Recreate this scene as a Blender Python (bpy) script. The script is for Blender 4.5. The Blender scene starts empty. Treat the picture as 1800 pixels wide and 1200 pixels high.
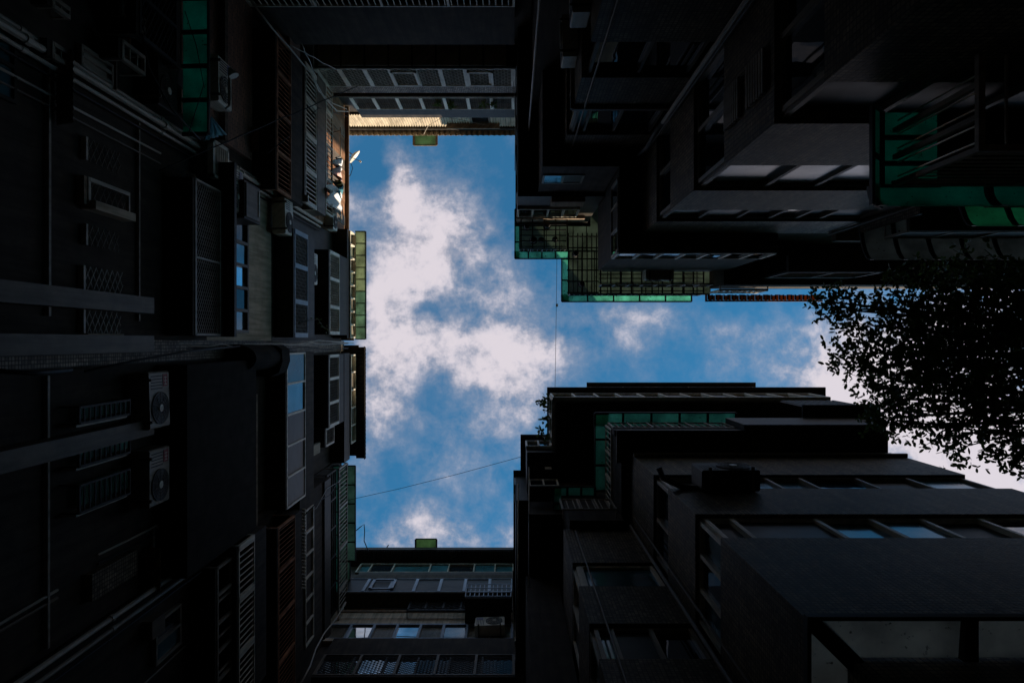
import bpy, math, random
from mathutils import Vector, Quaternion

random.seed(7)
F = 1200.0            # focal length in photo pixels (24 mm on a 36 mm sensor, 1800 px wide)
CZ = 1.6              # eye height
sc = bpy.context.scene

# ------------------------------------------------------------------ camera
cam_data = bpy.data.cameras.new('camera')
cam_data.lens = 24.0
cam_data.sensor_width = 36.0
cam_data.clip_start = 0.05
cam_data.clip_end = 2000.0
cam = bpy.data.objects.new('camera', cam_data)
sc.collection.objects.link(cam)
cam.location = (0, 0, CZ)
cam.rotation_euler = (math.pi, 0, 0)      # looks straight up, image right = +X, image down = +Y
sc.camera = cam

# ------------------------------------------------------------------ exposure / sampling
sc.view_settings.view_transform = 'Standard'
sc.view_settings.look = 'None'
sc.view_settings.exposure = 0.737
sc.view_settings.gamma = 1.0
sc.view_settings.use_curve_mapping = False
sc.render.engine = 'CYCLES'
sc.cycles.use_denoising = True
sc.cycles.max_bounces = 6
sc.cycles.diffuse_bounces = 3
sc.cycles.glossy_bounces = 2
sc.cycles.transmission_bounces = 4
sc.cycles.caustics_reflective = False
sc.cycles.caustics_refractive = False

# ------------------------------------------------------------------ sun and sky
SUN = Vector((1.0, 1.2, 0.67)).normalized()
sun_data = bpy.data.lights.new('sun', 'SUN')
sun_data.energy = 4.5
sun_data.angle = math.radians(0.5)
sun_data.color = (1.0, 0.86, 0.68)
sun = bpy.data.objects.new('sun', sun_data)
sc.collection.objects.link(sun)
sun.location = (30, 36, 40)
sun.rotation_euler = SUN.to_track_quat('Z', 'Y').to_euler()

world = bpy.data.worlds.new('World')
sc.world = world
world.use_nodes = True
wt = world.node_tree
for n in list(wt.nodes):
    wt.nodes.remove(n)


def wn(kind, **kw):
    n = wt.nodes.new(kind)
    for k, v in kw.items():
        setattr(n, k, v)
    return n


def wset(sock, v):
    if hasattr(v, 'is_output'):
        wt.links.new(v, sock)
    else:
        sock.default_value = v


def wm(op, a, b=None, c=None, clamp=False):
    n = wn('ShaderNodeMath', operation=op, use_clamp=clamp)
    wset(n.inputs[0], a)
    if b is not None:
        wset(n.inputs[1], b)
    if c is not None:
        wset(n.inputs[2], c)
    return n.outputs[0]


def wv(op, a, b=None):
    n = wn('ShaderNodeVectorMath', operation=op)
    wset(n.inputs[0], a)
    if b is not None:
        wset(n.inputs[1], b)
    return n.outputs['Value'] if op in ('DOT_PRODUCT', 'LENGTH') else n.outputs[0]


def wsmooth(x, lo, hi):
    n = wn('ShaderNodeMapRange', interpolation_type='SMOOTHSTEP')
    wset(n.inputs[0], x)
    n.inputs[1].default_value = lo
    n.inputs[2].default_value = hi
    return n.outputs[0]


def wnoise(vec, scale, detail=5.0, rough=0.55, color=False):
    n = wn('ShaderNodeTexNoise')
    wset(n.inputs['Vector'], vec)
    n.inputs['Scale'].default_value = scale
    n.inputs['Detail'].default_value = detail
    n.inputs['Roughness'].default_value = rough
    return n.outputs['Color'] if color else n.outputs['Fac']


sky = wn('ShaderNodeTexSky')
sky.sky_type = 'NISHITA'
sky.sun_disc = False
sky.sun_elevation = math.asin(SUN.z)
sky.sun_rotation = math.atan2(SUN.x, SUN.y)
sky.altitude = 50
sky.air_density = 1.0
sky.dust_density = 0.6
sky.ozone_density = 2.5

# a layer of fair-weather cloud at one altitude: the direction is carried to a flat sheet overhead
geo = wn('ShaderNodeTexCoord').outputs['Generated']
sep = wn('ShaderNodeSeparateXYZ')
wt.links.new(geo, sep.inputs[0])
zc = wm('MAXIMUM', sep.outputs[2], 0.06)
com = wn('ShaderNodeCombineXYZ')
wset(com.inputs[0], wm('DIVIDE', sep.outputs[0], zc))
wset(com.inputs[1], wm('DIVIDE', sep.outputs[1], zc))
sheet = com.outputs[0]
warp1 = wv('SUBTRACT', wnoise(sheet, 9.0, 3.0, 0.62, True), (0.5, 0.5, 0.5))
warp2 = wv('SUBTRACT', wnoise(wv('ADD', sheet, (7.3, 2.1, 0.0)), 3.2, 2.0, 0.5, True), (0.5, 0.5, 0.5))
wsh = wv('ADD', sheet, wv('ADD', wv('MULTIPLY', warp1, (0.075, 0.075, 0)), wv('MULTIPLY', warp2, (0.035, 0.035, 0))))
# cloud masses, in sheet units (1 = the altitude of the layer)
MASSES = [
    (-0.115, 0.19, 0.16, 0.12, 0.14), (0.25, 0.0, 0.28, 0.06, 0.10),
    (-0.1292, -0.1667, 0.0517, 0.0600, 1.25),
    (-0.1667, -0.2500, 0.0183, 0.0417, 0.75),
    (-0.1567, -0.2125, 0.0250, 0.0375, 0.70),
    (-0.0917, -0.1500, 0.0333, 0.0375, 0.50),
    (-0.1750, -0.1000, 0.0458, 0.0500, 1.00),
    (-0.1958, -0.0458, 0.0292, 0.0500, 0.75),
    (-0.1167, -0.1083, 0.0417, 0.0375, 0.55),
    (-0.1500, 0.0000, 0.0500, 0.0375, 0.95),
    (-0.0833, 0.0000, 0.0542, 0.0317, 0.85),
    (-0.1833, 0.0458, 0.0333, 0.0500, 0.95),
    (-0.1625, 0.0875, 0.0292, 0.0233, 0.60),
    (-0.0167, -0.0708, 0.0458, 0.0458, 0.75),
    (0.0167, 0.0000, 0.0417, 0.0400, 0.90),
    (0.0458, 0.0042, 0.0208, 0.0150, 0.50),
    (-0.0083, 0.0500, 0.0458, 0.0400, 0.95),
    (-0.0583, 0.0417, 0.0375, 0.0317, 0.60),
    (0.0208, 0.0875, 0.0317, 0.0250, 0.60),
    (-0.2167, -0.2125, 0.0375, 0.0150, 0.38),
    (-0.2350, -0.1958, 0.0150, 0.0250, 0.35),
    (-0.0458, -0.1667, 0.0375, 0.0117, 0.36),
    (-0.0667, -0.1208, 0.0250, 0.0100, 0.30),
    (-0.1500, 0.2792, 0.0517, 0.0283, 1.10),
    (-0.1083, 0.2625, 0.0292, 0.0167, 0.60),
    (-0.0542, 0.2875, 0.0400, 0.0217, 0.62),
    (-0.0042, 0.2750, 0.0150, 0.0333, 0.45),
    (-0.0417, 0.1250, 0.0458, 0.0183, 0.45),
    (-0.2083, 0.1333, 0.0133, 0.0500, 0.50),
    (-0.0917, 0.1667, 0.0375, 0.0183, 0.25),
    (-0.0167, 0.1917, 0.0583, 0.0500, 0.22),
    (-0.1167, 0.1917, 0.0167, 0.0333, 0.25),
    (0.1542, -0.0292, 0.0400, 0.0200, 0.62),
    (0.2042, -0.0417, 0.0300, 0.0183, 0.62),
    (0.1875, 0.0000, 0.0250, 0.0167, 0.40),
    (0.3250, -0.0067, 0.0300, 0.0167, 0.38),
    (0.3417, 0.0333, 0.0333, 0.0183, 0.36),
    (0.3083, 0.0417, 0.0167, 0.0167, 0.25),
    (0.0917, 0.0250, 0.0250, 0.0333, 0.22),
    (0.4417, 0.0500, 0.0375, 0.0292, 0.55),
    (0.5000, 0.0333, 0.0583, 0.0458, 0.75),
    (0.5333, 0.0833, 0.0750, 0.0625, 1.15),
    (0.6667, 0.1667, 0.1417, 0.1250, 1.40),
    (0.6000, 0.0000, 0.1167, 0.0500, 0.85),
    (-0.1292, -0.0433, 0.0250, 0.0133, -0.75),
    (-0.1958, -0.0083, 0.0150, 0.0183, -0.25),
    (-0.1167, 0.0750, 0.0333, 0.0167, -0.30),
    (-0.0583, -0.0333, 0.0150, 0.0117, -0.25),
]
dens = None
for cx, cy, rx, ry, amp in MASSES:
    q = wv('MULTIPLY', wv('SUBTRACT', wsh, (cx, cy, 0)), (1 / rx, 1 / ry, 0))
    g = wm('MULTIPLY', wm('EXPONENT', wm('MULTIPLY', wv('DOT_PRODUCT', q, q), -0.62)), amp)
    dens = g if dens is None else wm('ADD', dens, g)
fbm = wm('SUBTRACT', wnoise(wv('ADD', sheet, (3.1, 5.7, 0)), 17.0, 6.0, 0.66), 0.5)
wisp = wm('SUBTRACT', wnoise(wv('MULTIPLY', wv('ADD', wsh, (1.7, .3, 0)), (1.0, 0.6, 1)), 7.0, 4.0, 0.6), 0.42)
# unseen cloud added outside the open gaps to whiten the ambient light
gap_a = wv('LENGTH', wv('MULTIPLY', wv('SUBTRACT', sheet, (-0.121, 0.0, 0.0)), (1 / 0.175, 1 / 0.36, 0)))
gap_b = wv('LENGTH', wv('MULTIPLY', wv('SUBTRACT', sheet, (0.25, -0.017, 0.0)), (1 / 0.36, 1 / 0.125, 0)))
beyond = wm('MULTIPLY', wsmooth(gap_a, 0.95, 1.35), wsmooth(gap_b, 0.95, 1.4))
far = wm('MULTIPLY', beyond, wm('MULTIPLY_ADD', wnoise(wv('ADD', sheet, (0.4, 1.9, 0)), 3.4, 3.0, 0.5), 5.0, -1.75))
dens = wm('ADD', dens, far)
body = wm('MINIMUM', wm('MAXIMUM', dens, 0.0), 1.0)
fine = wm('SUBTRACT', wnoise(wv('ADD', wsh, (9.1, 4.4, 0)), 46.0, 3.0, 0.62), 0.5)
grain = wm('ADD', wm('ADD', wm('MULTIPLY', fbm, 1.75), wm('MULTIPLY', fine, 0.6)), wm('MULTIPLY', wisp, 0.7))
dens = wm('ADD', wm('MULTIPLY', dens, 0.66), wm('MULTIPLY', grain, wm('MULTIPLY_ADD', body, 0.95, 0.40)))
alpha = wm('MAXIMUM', wsmooth(dens, -0.12, 1.36), 0.03)
thick = wsmooth(wm('ADD', dens, wm('MULTIPLY', fbm, 1.4)), 0.35, 1.25)

tint = wn('ShaderNodeMix', data_type='RGBA', blend_type='MULTIPLY')
tint.inputs['Factor'].default_value = 1.0
wset(tint.inputs['A'], sky.outputs[0])
tint.inputs['B'].default_value = (0.38, 1.72, 1.98, 1)
ccol = wn('ShaderNodeMix', data_type='RGBA')
wset(ccol.inputs['Factor'], thick)
ccol.inputs['A'].default_value = (4.7, 4.45, 5.0, 1)
ccol.inputs['B'].default_value = (7.7, 7.0, 7.5, 1)
mixs = wn('ShaderNodeMix', data_type='RGBA')
wset(mixs.inputs['Factor'], wm('MULTIPLY', alpha, 0.95))
wset(mixs.inputs['A'], tint.outputs['Result'])
wset(mixs.inputs['B'], ccol.outputs['Result'])
bg = wn('ShaderNodeBackground')
bg.inputs['Strength'].default_value = 0.06
wset(bg.inputs['Color'], mixs.outputs['Result'])
wout = wn('ShaderNodeOutputWorld')
wt.links.new(bg.outputs[0], wout.inputs[0])
world.cycles.sampling_method = 'MANUAL'
world.cycles.sample_map_resolution = 1024

# ------------------------------------------------------------------ materials
M = {}


def nodes_of(name):
    m = bpy.data.materials.new(name)
    m.use_nodes = True
    nt = m.node_tree
    b = nt.nodes['Principled BSDF']
    M[name] = m
    return m, nt, b


def pos_uv(nt, su=1.0, sv=1.0):
    """wall coordinates: along an axis-aligned wall (x + y), height z"""
    g = nt.nodes.new('ShaderNodeNewGeometry')
    s = nt.nodes.new('ShaderNodeSeparateXYZ')
    nt.links.new(g.outputs['Position'], s.inputs[0])
    a = nt.nodes.new('ShaderNodeMath')
    nt.links.new(s.outputs[0], a.inputs[0])
    nt.links.new(s.outputs[1], a.inputs[1])
    c = nt.nodes.new('ShaderNodeCombineXYZ')
    nt.links.new(a.outputs[0], c.inputs[0])
    nt.links.new(s.outputs[2], c.inputs[1])
    v = nt.nodes.new('ShaderNodeVectorMath')
    v.operation = 'MULTIPLY'
    nt.links.new(c.outputs[0], v.inputs[0])
    v.inputs[1].default_value = (su, sv, 1)
    return v.outputs[0], g.outputs['Position']


def noise(nt, vec, scale, detail=4, rough=0.6):
    n = nt.nodes.new('ShaderNodeTexNoise')
    n.inputs['Scale'].default_value = scale
    n.inputs['Detail'].default_value = detail
    n.inputs['Roughness'].default_value = rough
    nt.links.new(vec, n.inputs['Vector'])
    return n.outputs['Fac']


def ramp(nt, fac, stops):
    r = nt.nodes.new('ShaderNodeValToRGB')
    els = r.color_ramp.elements
    while len(els) < len(stops):
        els.new(0.5)
    for e, (p, c) in zip(els, stops):
        e.position = p
        e.color = (c[0], c[1], c[2], 1)
    nt.links.new(fac, r.inputs[0])
    return r.outputs[0]


def mul(nt, a, b, blend='MULTIPLY', fac=1.0):
    m = nt.nodes.new('ShaderNodeMix')
    m.data_type = 'RGBA'
    m.blend_type = blend
    m.inputs['Factor'].default_value = fac
    nt.links.new(a, m.inputs['A'])
    nt.links.new(b, m.inputs['B'])
    return m.outputs['Result']


def bump(nt, b, h, strength=0.3, dist=0.01):
    n = nt.nodes.new('ShaderNodeBump')
    n.inputs['Strength'].default_value = strength
    n.inputs['Distance'].default_value = dist
    nt.links.new(h, n.inputs['Height'])
    nt.links.new(n.outputs[0], b.inputs['Normal'])


def plain(name, col, rough=0.6, metal=0.0, var=0.35, scale=3.0, grime=0.5, spec=0.22):
    m, nt, b = nodes_of(name)
    uv, pos = pos_uv(nt)
    n = noise(nt, pos, scale, 5)
    lo = [c * (1 - var) for c in col]
    hi = [min(1, c * (1 + var)) for c in col]
    c1 = ramp(nt, n, [(0.3, lo), (0.7, hi)])
    if grime:
        g = nt.nodes.new('ShaderNodeVectorMath')
        g.operation = 'MULTIPLY'
        nt.links.new(uv, g.inputs[0])
        g.inputs[1].default_value = (9.0, 0.7, 1)
        st = noise(nt, g.outputs[0], 1.0, 4)
        k = 1 - grime
        c1 = mul(nt, c1, ramp(nt, st, [(0.35, (k, k, k * 0.95)), (0.6, (1, 1, 1))]))
    nt.links.new(c1, b.inputs['Base Color'])
    b.inputs['Roughness'].default_value = rough
    b.inputs['Metallic'].default_value = metal
    b.inputs['Specular IOR Level'].default_value = spec
    bump(nt, b, noise(nt, pos, 40, 3), 0.15, 0.01)
    return m


def tile(name, col, grout, size=0.05, rough=0.35, bumpy=0.8, var=1.0):
    m, nt, b = nodes_of(name)
    uv, pos = pos_uv(nt)
    br = nt.nodes.new('ShaderNodeTexBrick')
    br.offset = 0.0
    br.inputs['Scale'].default_value = 1.0
    br.inputs['Brick Width'].default_value = size
    br.inputs['Row Height'].default_value = size
    br.inputs['Mortar Size'].default_value = size * 0.13
    br.inputs['Mortar Smooth'].default_value = 0.2
    br.inputs['Color1'].default_value = (*[c * (1 - var * .5) for c in col], 1)
    br.inputs['Color2'].default_value = (*[c * (1 + var * .5) for c in col], 1)
    br.inputs['Mortar'].default_value = (*grout, 1)
    nt.links.new(uv, br.inputs['Vector'])
    st = nt.nodes.new('ShaderNodeVectorMath')
    st.operation = 'MULTIPLY'
    nt.links.new(uv, st.inputs[0])
    st.inputs[1].default_value = (6.5, 0.32, 1)
    streak = noise(nt, st.outputs[0], 1.0, 6)
    c1 = mul(nt, br.outputs['Color'], ramp(nt, streak, [(0.3, (.30, .28, .25)), (0.65, (1, 1, 1))]))
    c1 = mul(nt, c1, ramp(nt, noise(nt, pos, 1.7, 7, 0.7), [(0.34, (.42, .40, .37)), (0.62, (1, 1, 1))]))
    nt.links.new(c1, b.inputs['Base Color'])
    b.inputs['Roughness'].default_value = rough
    b.inputs['Specular IOR Level'].default_value = 0.16
    h = nt.nodes.new('ShaderNodeMath')
    h.operation = 'SUBTRACT'
    nt.links.new(noise(nt, uv, 1 / size * 0.9, 1), h.inputs[0])
    nt.links.new(br.outputs['Fac'], h.inputs[1])
    bump(nt, b, h.outputs[0], bumpy, 0.006)
    return m


def glass(name, col=(0.01, 0.015, 0.018), rough=0.03, spec=0.8, wav=0.02):
    m, nt, b = nodes_of(name)
    uv, pos = pos_uv(nt)
    n = noise(nt, pos, 1.3, 2)
    c = ramp(nt, n, [(0.35, [x * .7 for x in col]), (0.65, [min(1, x * 1.3) for x in col])])
    nt.links.new(c, b.inputs['Base Color'])
    b.inputs['Roughness'].default_value = rough
    b.inputs['Specular IOR Level'].default_value = spec
    bump(nt, b, noise(nt, pos, 2.5, 1), wav, 0.1)
    return m


def translucent(name, col, back=0.35, spots=True):
    """weathered fibreglass roof sheet: some light passes through it"""
    m, nt, b = nodes_of(name)
    uv, pos = pos_uv(nt)
    n = noise(nt, pos, 2.2, 6)
    c1 = ramp(nt, n, [(0.3, [c * .6 for c in col]), (0.7, [min(1, c * 1.2) for c in col])])
    if spots:
        s = noise(nt, pos, 16, 3)
        c1 = mul(nt, c1, ramp(nt, s, [(0.28, (.15, .15, .12)), (0.36, (1, 1, 1))]))
    t = nt.nodes.new('ShaderNodeBsdfTranslucent')
    nt.links.new(c1, t.inputs['Color'])
    nt.links.new(c1, b.inputs['Base Color'])
    b.inputs['Roughness'].default_value = 0.45
    mx = nt.nodes.new('ShaderNodeMixShader')
    mx.inputs[0].default_value = 1 - back
    nt.links.new(b.outputs[0], mx.inputs[1])
    nt.links.new(t.outputs[0], mx.inputs[2])
    out = [x for x in nt.nodes if x.type == 'OUTPUT_MATERIAL'][0]
    nt.links.new(mx.outputs[0], out.inputs['Surface'])
    return m


tile('tile_grey', (0.37, 0.275, 0.175), (0.055, 0.043, 0.03), 0.055, 0.55)
tile('tile_warm', (0.34, 0.26, 0.17), (0.055, 0.043, 0.03), 0.055, 0.55)
tile('tile_pale', (0.55, 0.42, 0.30), (0.05, 0.04, 0.03), 0.05, 0.5)
plain('concrete', (0.34, 0.245, 0.17), 0.85, var=0.25, grime=0.45)
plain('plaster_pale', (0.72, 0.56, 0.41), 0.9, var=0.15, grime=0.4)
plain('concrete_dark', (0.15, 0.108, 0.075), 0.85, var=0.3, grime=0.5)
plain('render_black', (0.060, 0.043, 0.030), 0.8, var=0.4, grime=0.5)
plain('sheet_dark', (0.038, 0.029, 0.021), 0.55, var=0.4, grime=0.4)
plain('sheet_grey', (0.19, 0.145, 0.105), 0.5, var=0.25, grime=0.4)
plain('sheet_tan', (0.58, 0.47, 0.34), 0.55, var=0.2, grime=0.4)
plain('sheet_rustbrown', (0.34, 0.17, 0.09), 0.7, var=0.4, grime=0.5)
plain('alu_white', (0.90, 0.78, 0.63), 0.4, var=0.15, grime=0.35)
plain('alu_blue', (0.34, 0.38, 0.46), 0.35, var=0.2, grime=0.3)
plain('alu_grey', (0.40, 0.335, 0.265), 0.4, var=0.2, grime=0.4)
plain('duct_black', (0.030, 0.024, 0.018), 0.9, var=0.4, grime=0.3, spec=0.1)
plain('bar_black', (0.03, 0.03, 0.03), 0.5, var=0.4, grime=0.2)
plain('bar_shiny', (0.75, 0.68, 0.58), 0.35, metal=0.7, var=0.2, grime=0.3, spec=0.5)
plain('bar_rust', (0.50, 0.21, 0.10), 0.75, var=0.5, grime=0.4)
plain('pvc_grey', (0.62, 0.53, 0.43), 0.4, var=0.15, grime=0.4)
plain('rubber_black', (0.015, 0.015, 0.016), 0.6, var=0.2, grime=0)
plain('ac_white', (0.82, 0.73, 0.61), 0.4, var=0.1, grime=0.3, scale=6)
plain('ac_dark', (0.022, 0.022, 0.024), 0.5, var=0.2, grime=0)
plain('ac_red', (0.36, 0.05, 0.06), 0.45, var=0.1, grime=0)
plain('ac_teal', (0.05, 0.25, 0.28), 0.45, var=0.1, grime=0)
plain('ac_lilac', (0.34, 0.30, 0.46), 0.45, var=0.1, grime=0)
plain('asphalt', (0.05, 0.05, 0.05), 0.9, var=0.3, grime=0)
plain('cloth_white', (0.78, 0.75, 0.74), 0.9, var=0.06, grime=0)
plain('cloth_pink', (0.62, 0.40, 0.36), 0.9, var=0.2, grime=0)
plain('cloth_teal', (0.06, 0.20, 0.24), 0.9, var=0.2, grime=0)
plain('cloth_ochre', (0.45, 0.25, 0.05), 0.9, var=0.2, grime=0)
plain('pot_clay', (0.42, 0.15, 0.08), 0.8, var=0.3, grime=0.2)
plain('pot_dark', (0.04, 0.035, 0.03), 0.8, var=0.3, grime=0)
plain('bark', (0.09, 0.07, 0.05), 0.9, var=0.4, grime=0.3)
plain('box_paper', (0.52, 0.45, 0.34), 0.8, var=0.1, grime=0.2)
glass('glass_dark', spec=0.35)
glass('glass_sky', (0.58, 0.66, 0.70), 0.03, 1.0, 0.01)
M['glass_sky'].node_tree.nodes['Principled BSDF'].inputs['Metallic'].default_value = 0.9
glass('glass_dull', (0.04, 0.038, 0.034), 0.40, 0.12, 0.1)
glass('glass_mid', (0.17, 0.20, 0.205), 0.10, 0.8, 0.04)
M['glass_mid'].node_tree.nodes['Principled BSDF'].inputs['Metallic'].default_value = 0.75
glass('glass_frost', (0.20, 0.21, 0.165), 0.25, 0.6, 0.05)
glass('glass_teal', (0.04, 0.115, 0.13), 0.12, 0.35, 0.03)
glass('glass_curtain', (0.26, 0.22, 0.17), 0.2, 0.6, 0.05)
translucent('fibre_green', (0.30, 0.68, 0.54), 0.2)
translucent('fibre_bright', (0.20, 0.66, 0.36), 0.15)
translucent('fibre_hood', (0.24, 0.36, 0.21))
translucent('fibre_deep', (0.07, 0.66, 0.47), 0.15, spots=True)
translucent('fibre_olive', (0.21, 0.25, 0.205), 0.3)
translucent('fibre_lime', (0.46, 0.50, 0.34), 0.25)
translucent('fibre_smoke', (0.40, 0.37, 0.32), 0.3)
translucent('fibre_sage', (0.34, 0.46, 0.34), 0.3)
translucent('fibre_pale', (0.85, 0.80, 0.70), 0.2)
translucent('tarp_blue', (0.55, 0.80, 0.92), 0.25, False)
translucent('fibre_orange', (0.34, 0.13, 0.03), 0.3, True)
translucent('leaf_green', (0.085, 0.13, 0.03), 0.6, False)

# brown brick courses
m_, nt_, b_ = nodes_of('brick_brown')
uv_, pos_ = pos_uv(nt_)
br_ = nt_.nodes.new('ShaderNodeTexBrick')
br_.inputs['Scale'].default_value = 1.0
br_.inputs['Brick Width'].default_value = 0.2
br_.inputs['Row Height'].default_value = 0.06
br_.inputs['Mortar Size'].default_value = 0.008
br_.inputs['Color1'].default_value = (0.40, 0.19, 0.11, 1)
br_.inputs['Color2'].default_value = (0.22, 0.11, 0.07, 1)
br_.inputs['Mortar'].default_value = (0.05, 0.045, 0.04, 1)
nt_.links.new(uv_, br_.inputs['Vector'])
nt_.links.new(br_.outputs['Color'], b_.inputs['Base Color'])
b_.inputs['Roughness'].default_value = 0.8

# ------------------------------------------------------------------ builders
C = sc.collection
UNIT = {}


class MB:
    """collects geometry for ONE mesh object"""

    def __init__(self):
        self.v, self.f = [], []

    def box(self, lo, hi):
        x0, x1 = sorted((lo[0], hi[0]))
        y0, y1 = sorted((lo[1], hi[1]))
        z0, z1 = sorted((lo[2], hi[2]))
        n = len(self.v)
        self.v += [(x0, y0, z0), (x1, y0, z0), (x1, y1, z0), (x0, y1, z0), (x0, y0, z1), (x1, y0, z1), (x1, y1, z1), (x0, y1, z1)]
        self.f += [tuple(n + i for i in q) for q in ((0, 3, 2, 1), (4, 5, 6, 7), (0, 1, 5, 4), (1, 2, 6, 5), (2, 3, 7, 6), (3, 0, 4, 7))]
        return self

    def tube(self, pts, r, seg=6, taper=None):
        pts = [Vector(p) for p in pts]
        n0 = len(self.v)
        m = len(pts)
        up = None
        for i, p in enumerate(pts):
            t = (pts[min(i + 1, m - 1)] - pts[max(i - 1, 0)])
            t = t.normalized() if t.length > 1e-9 else Vector((0, 0, 1))
            if up is None:
                up = t.orthogonal().normalized()
            a = (up - t * up.dot(t))
            a = a.normalized() if a.length > 1e-6 else t.orthogonal().normalized()
            up = a
            bvec = t.cross(a)
            rr = r if taper is None else r + (taper - r) * i / max(1, m - 1)
            for k in range(seg):
                an = 2 * math.pi * k / seg
                self.v.append(tuple(p + a * (math.cos(an) * rr) + bvec * (math.sin(an) * rr)))
        for i in range(m - 1):
            for k in range(seg):
                a0 = n0 + i * seg + k
                a1 = n0 + i * seg + (k + 1) % seg
                self.f.append((a0, a1, a1 + seg, a0 + seg))
        self.f.append(tuple(n0 + k for k in range(seg))[::-1])
        self.f.append(tuple(n0 + (m - 1) * seg + k for k in range(seg)))
        return self

    def prism(self, prof, fn, e0, e1):
        """closed profile (list of 2-tuples) swept from e0 to e1; fn(a, b, e) -> point"""
        n0 = len(self.v)
        k = len(prof)
        for e in (e0, e1):
            for a, b in prof:
                self.v.append(tuple(fn(a, b, e)))
        for i in range(k):
            j = (i + 1) % k
            self.f.append((n0 + i, n0 + j, n0 + k + j, n0 + k + i))
        self.f.append(tuple(n0 + i for i in range(k))[::-1])
        self.f.append(tuple(n0 + k + i for i in range(k)))
        return self

    def build(self, name, mat, parent=None, smooth=False):
        me = bpy.data.meshes.new(name)
        me.from_pydata(self.v, [], self.f)
        me.materials.append(M[mat])
        if smooth:
            for p in me.polygons:
                p.use_smooth = True
        o = bpy.data.objects.new(name, me)
        C.objects.link(o)
        o.parent = parent
        return o


def unit(mat):
    if mat not in UNIT:
        mb = MB().box((-.5, -.5, -.5), (.5, .5, .5))
        me = bpy.data.meshes.new('box_' + mat)
        me.from_pydata(mb.v, [], mb.f)
        me.materials.append(M[mat])
        UNIT[mat] = me
    return UNIT[mat]


def ubox(name, lo, hi, mat, parent=None):
    o = bpy.data.objects.new(name, unit(mat))
    C.objects.link(o)
    o.parent = parent
    o.location = [(a + b) / 2 for a, b in zip(lo, hi)]
    o.scale = [max(1e-4, abs(b - a)) for a, b in zip(lo, hi)]
    return o


def empty(name, parent=None, loc=(0, 0, 0)):
    o = bpy.data.objects.new(name, None)
    C.objects.link(o)
    o.empty_display_size = 0.2
    o.location = loc
    o.parent = parent
    return o


def tag(o, label, cat, group=None):
    o['label'] = label
    o['category'] = cat
    if group:
        o['group'] = group
    return o


def thing(name, label, cat, group=None):
    return tag(empty(name), label, cat, group)


def W(px, py, H):
    return Vector(((px - 900) * H / F, (py - 600) * H / F, H + CZ))


def hh(D, r):
    return F * D / r


def ext(side, u, D, H):
    """facade box -> world corners. L faces +x, R faces -x, T faces +y, B faces -y; D = distance of the plane"""
    z = (H[0] + CZ, H[1] + CZ)
    if side == 'L':
        return (-D[1], u[0], z[0]), (-D[0], u[1], z[1])
    if side == 'R':
        return (D[0], u[0], z[0]), (D[1], u[1], z[1])
    if side == 'T':
        return (u[0], -D[1], z[0]), (u[1], -D[0], z[1])
    return (u[0], D[0], z[0]), (u[1], D[1], z[1])


def pt(side, u, D, H):
    return Vector({'L': (-D, u, H + CZ), 'R': (D, u, H + CZ), 'T': (u, -D, H + CZ), 'B': (u, D, H + CZ)}[side])


def fb(side, name, mat, parent, u, D, H):
    lo, hi = ext(side, u, D, H)
    return ubox(name, lo, hi, mat, parent)


def up(side, p, H):
    """photo pixel along the wall -> metres, at height H"""
    return (p - (600 if side in 'LR' else 900)) * H / F


def diamond(side, name, mat, parent, u0, u1, D, H0, H1, s=0.08, t=0.010):
    """expanded-metal lattice panel, one mesh"""
    mb = MB()
    w, h = u1 - u0, H1 - H0
    k = 0.62          # rhombs are wider than high
    for sg in (1, -1):
        c = -h / k
        while c < w + h / k:
            pts = []
            # line u = c + (v/k) for sg=1, u = c + (h - v)/k for sg=-1 ; v in 0..h
            for v in (0.0, h):
                uu = c + (v / k if sg > 0 else (h - v) / k)
                pts.append((uu, v))
            (ua, va), (ub, vb) = pts
            if ub != ua:
                t0, t1 = sorted(((0 - ua) / (ub - ua), (w - ua) / (ub - ua)))
                t0, t1 = max(0, t0), min(1, t1)
                if t1 - t0 > 0.01:
                    a = (ua + (ub - ua) * t0, va + (vb - va) * t0)
                    b = (ua + (ub - ua) * t1, va + (vb - va) * t1)
                    dd = D + (0.004 if sg > 0 else -0.004)
                    mb.tube([pt(side, u0 + a[0], dd, H0 + a[1]), pt(side, u0 + b[0], dd, H0 + b[1])], t * .62, 4)
            c += s / k
    o = mb.build(name, mat, parent)
    o['kind'] = 'stuff'
    return o


def window(B, side, D, H0, H1, u0, u1, panes, frame='alu_grey', fw=0.045, recess=0.05, sill=None, cols=None):
    """window = frame (one mesh) + panes; panes: list of materials"""
    e = empty('window', B)
    n = len(panes)
    mb = MB()
    d = (D - 0.02, D + recess)
    mb.box(*ext(side, (u0, u1), d, (H0, H0 + fw)))
    mb.box(*ext(side, (u0, u1), d, (H1 - fw, H1)))
    cuts = cols or [u0 + (u1 - u0) * i / n for i in range(n + 1)]
    for i, c in enumerate(cuts):
        a = max(u0, min(u1 - fw, c - fw / 2))
        mb.box(*ext(side, (a, a + fw), (d[0] - 0.004 - 0.003 * (i % 2), d[1]), (H0 + fw * .5, H1 - fw * .5)))
    mb.build('frame', frame, e)
    for i, pm in enumerate(panes):
        dd = D + recess * (0.35 if i % 2 else 0.75)
        fb(side, 'pane', pm, e, (cuts[i] + fw * .3, cuts[i + 1] - fw * .3), (dd, dd + 0.008), (H0 + fw * .6, H1 - fw * .6))
    if sill:
        fb(side, 'sill', sill, e, (u0 - .05, u1 + .05), (D - 0.06, D + 0.03), (H0 - 0.07, H0 - 0.004))
    return e


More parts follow.
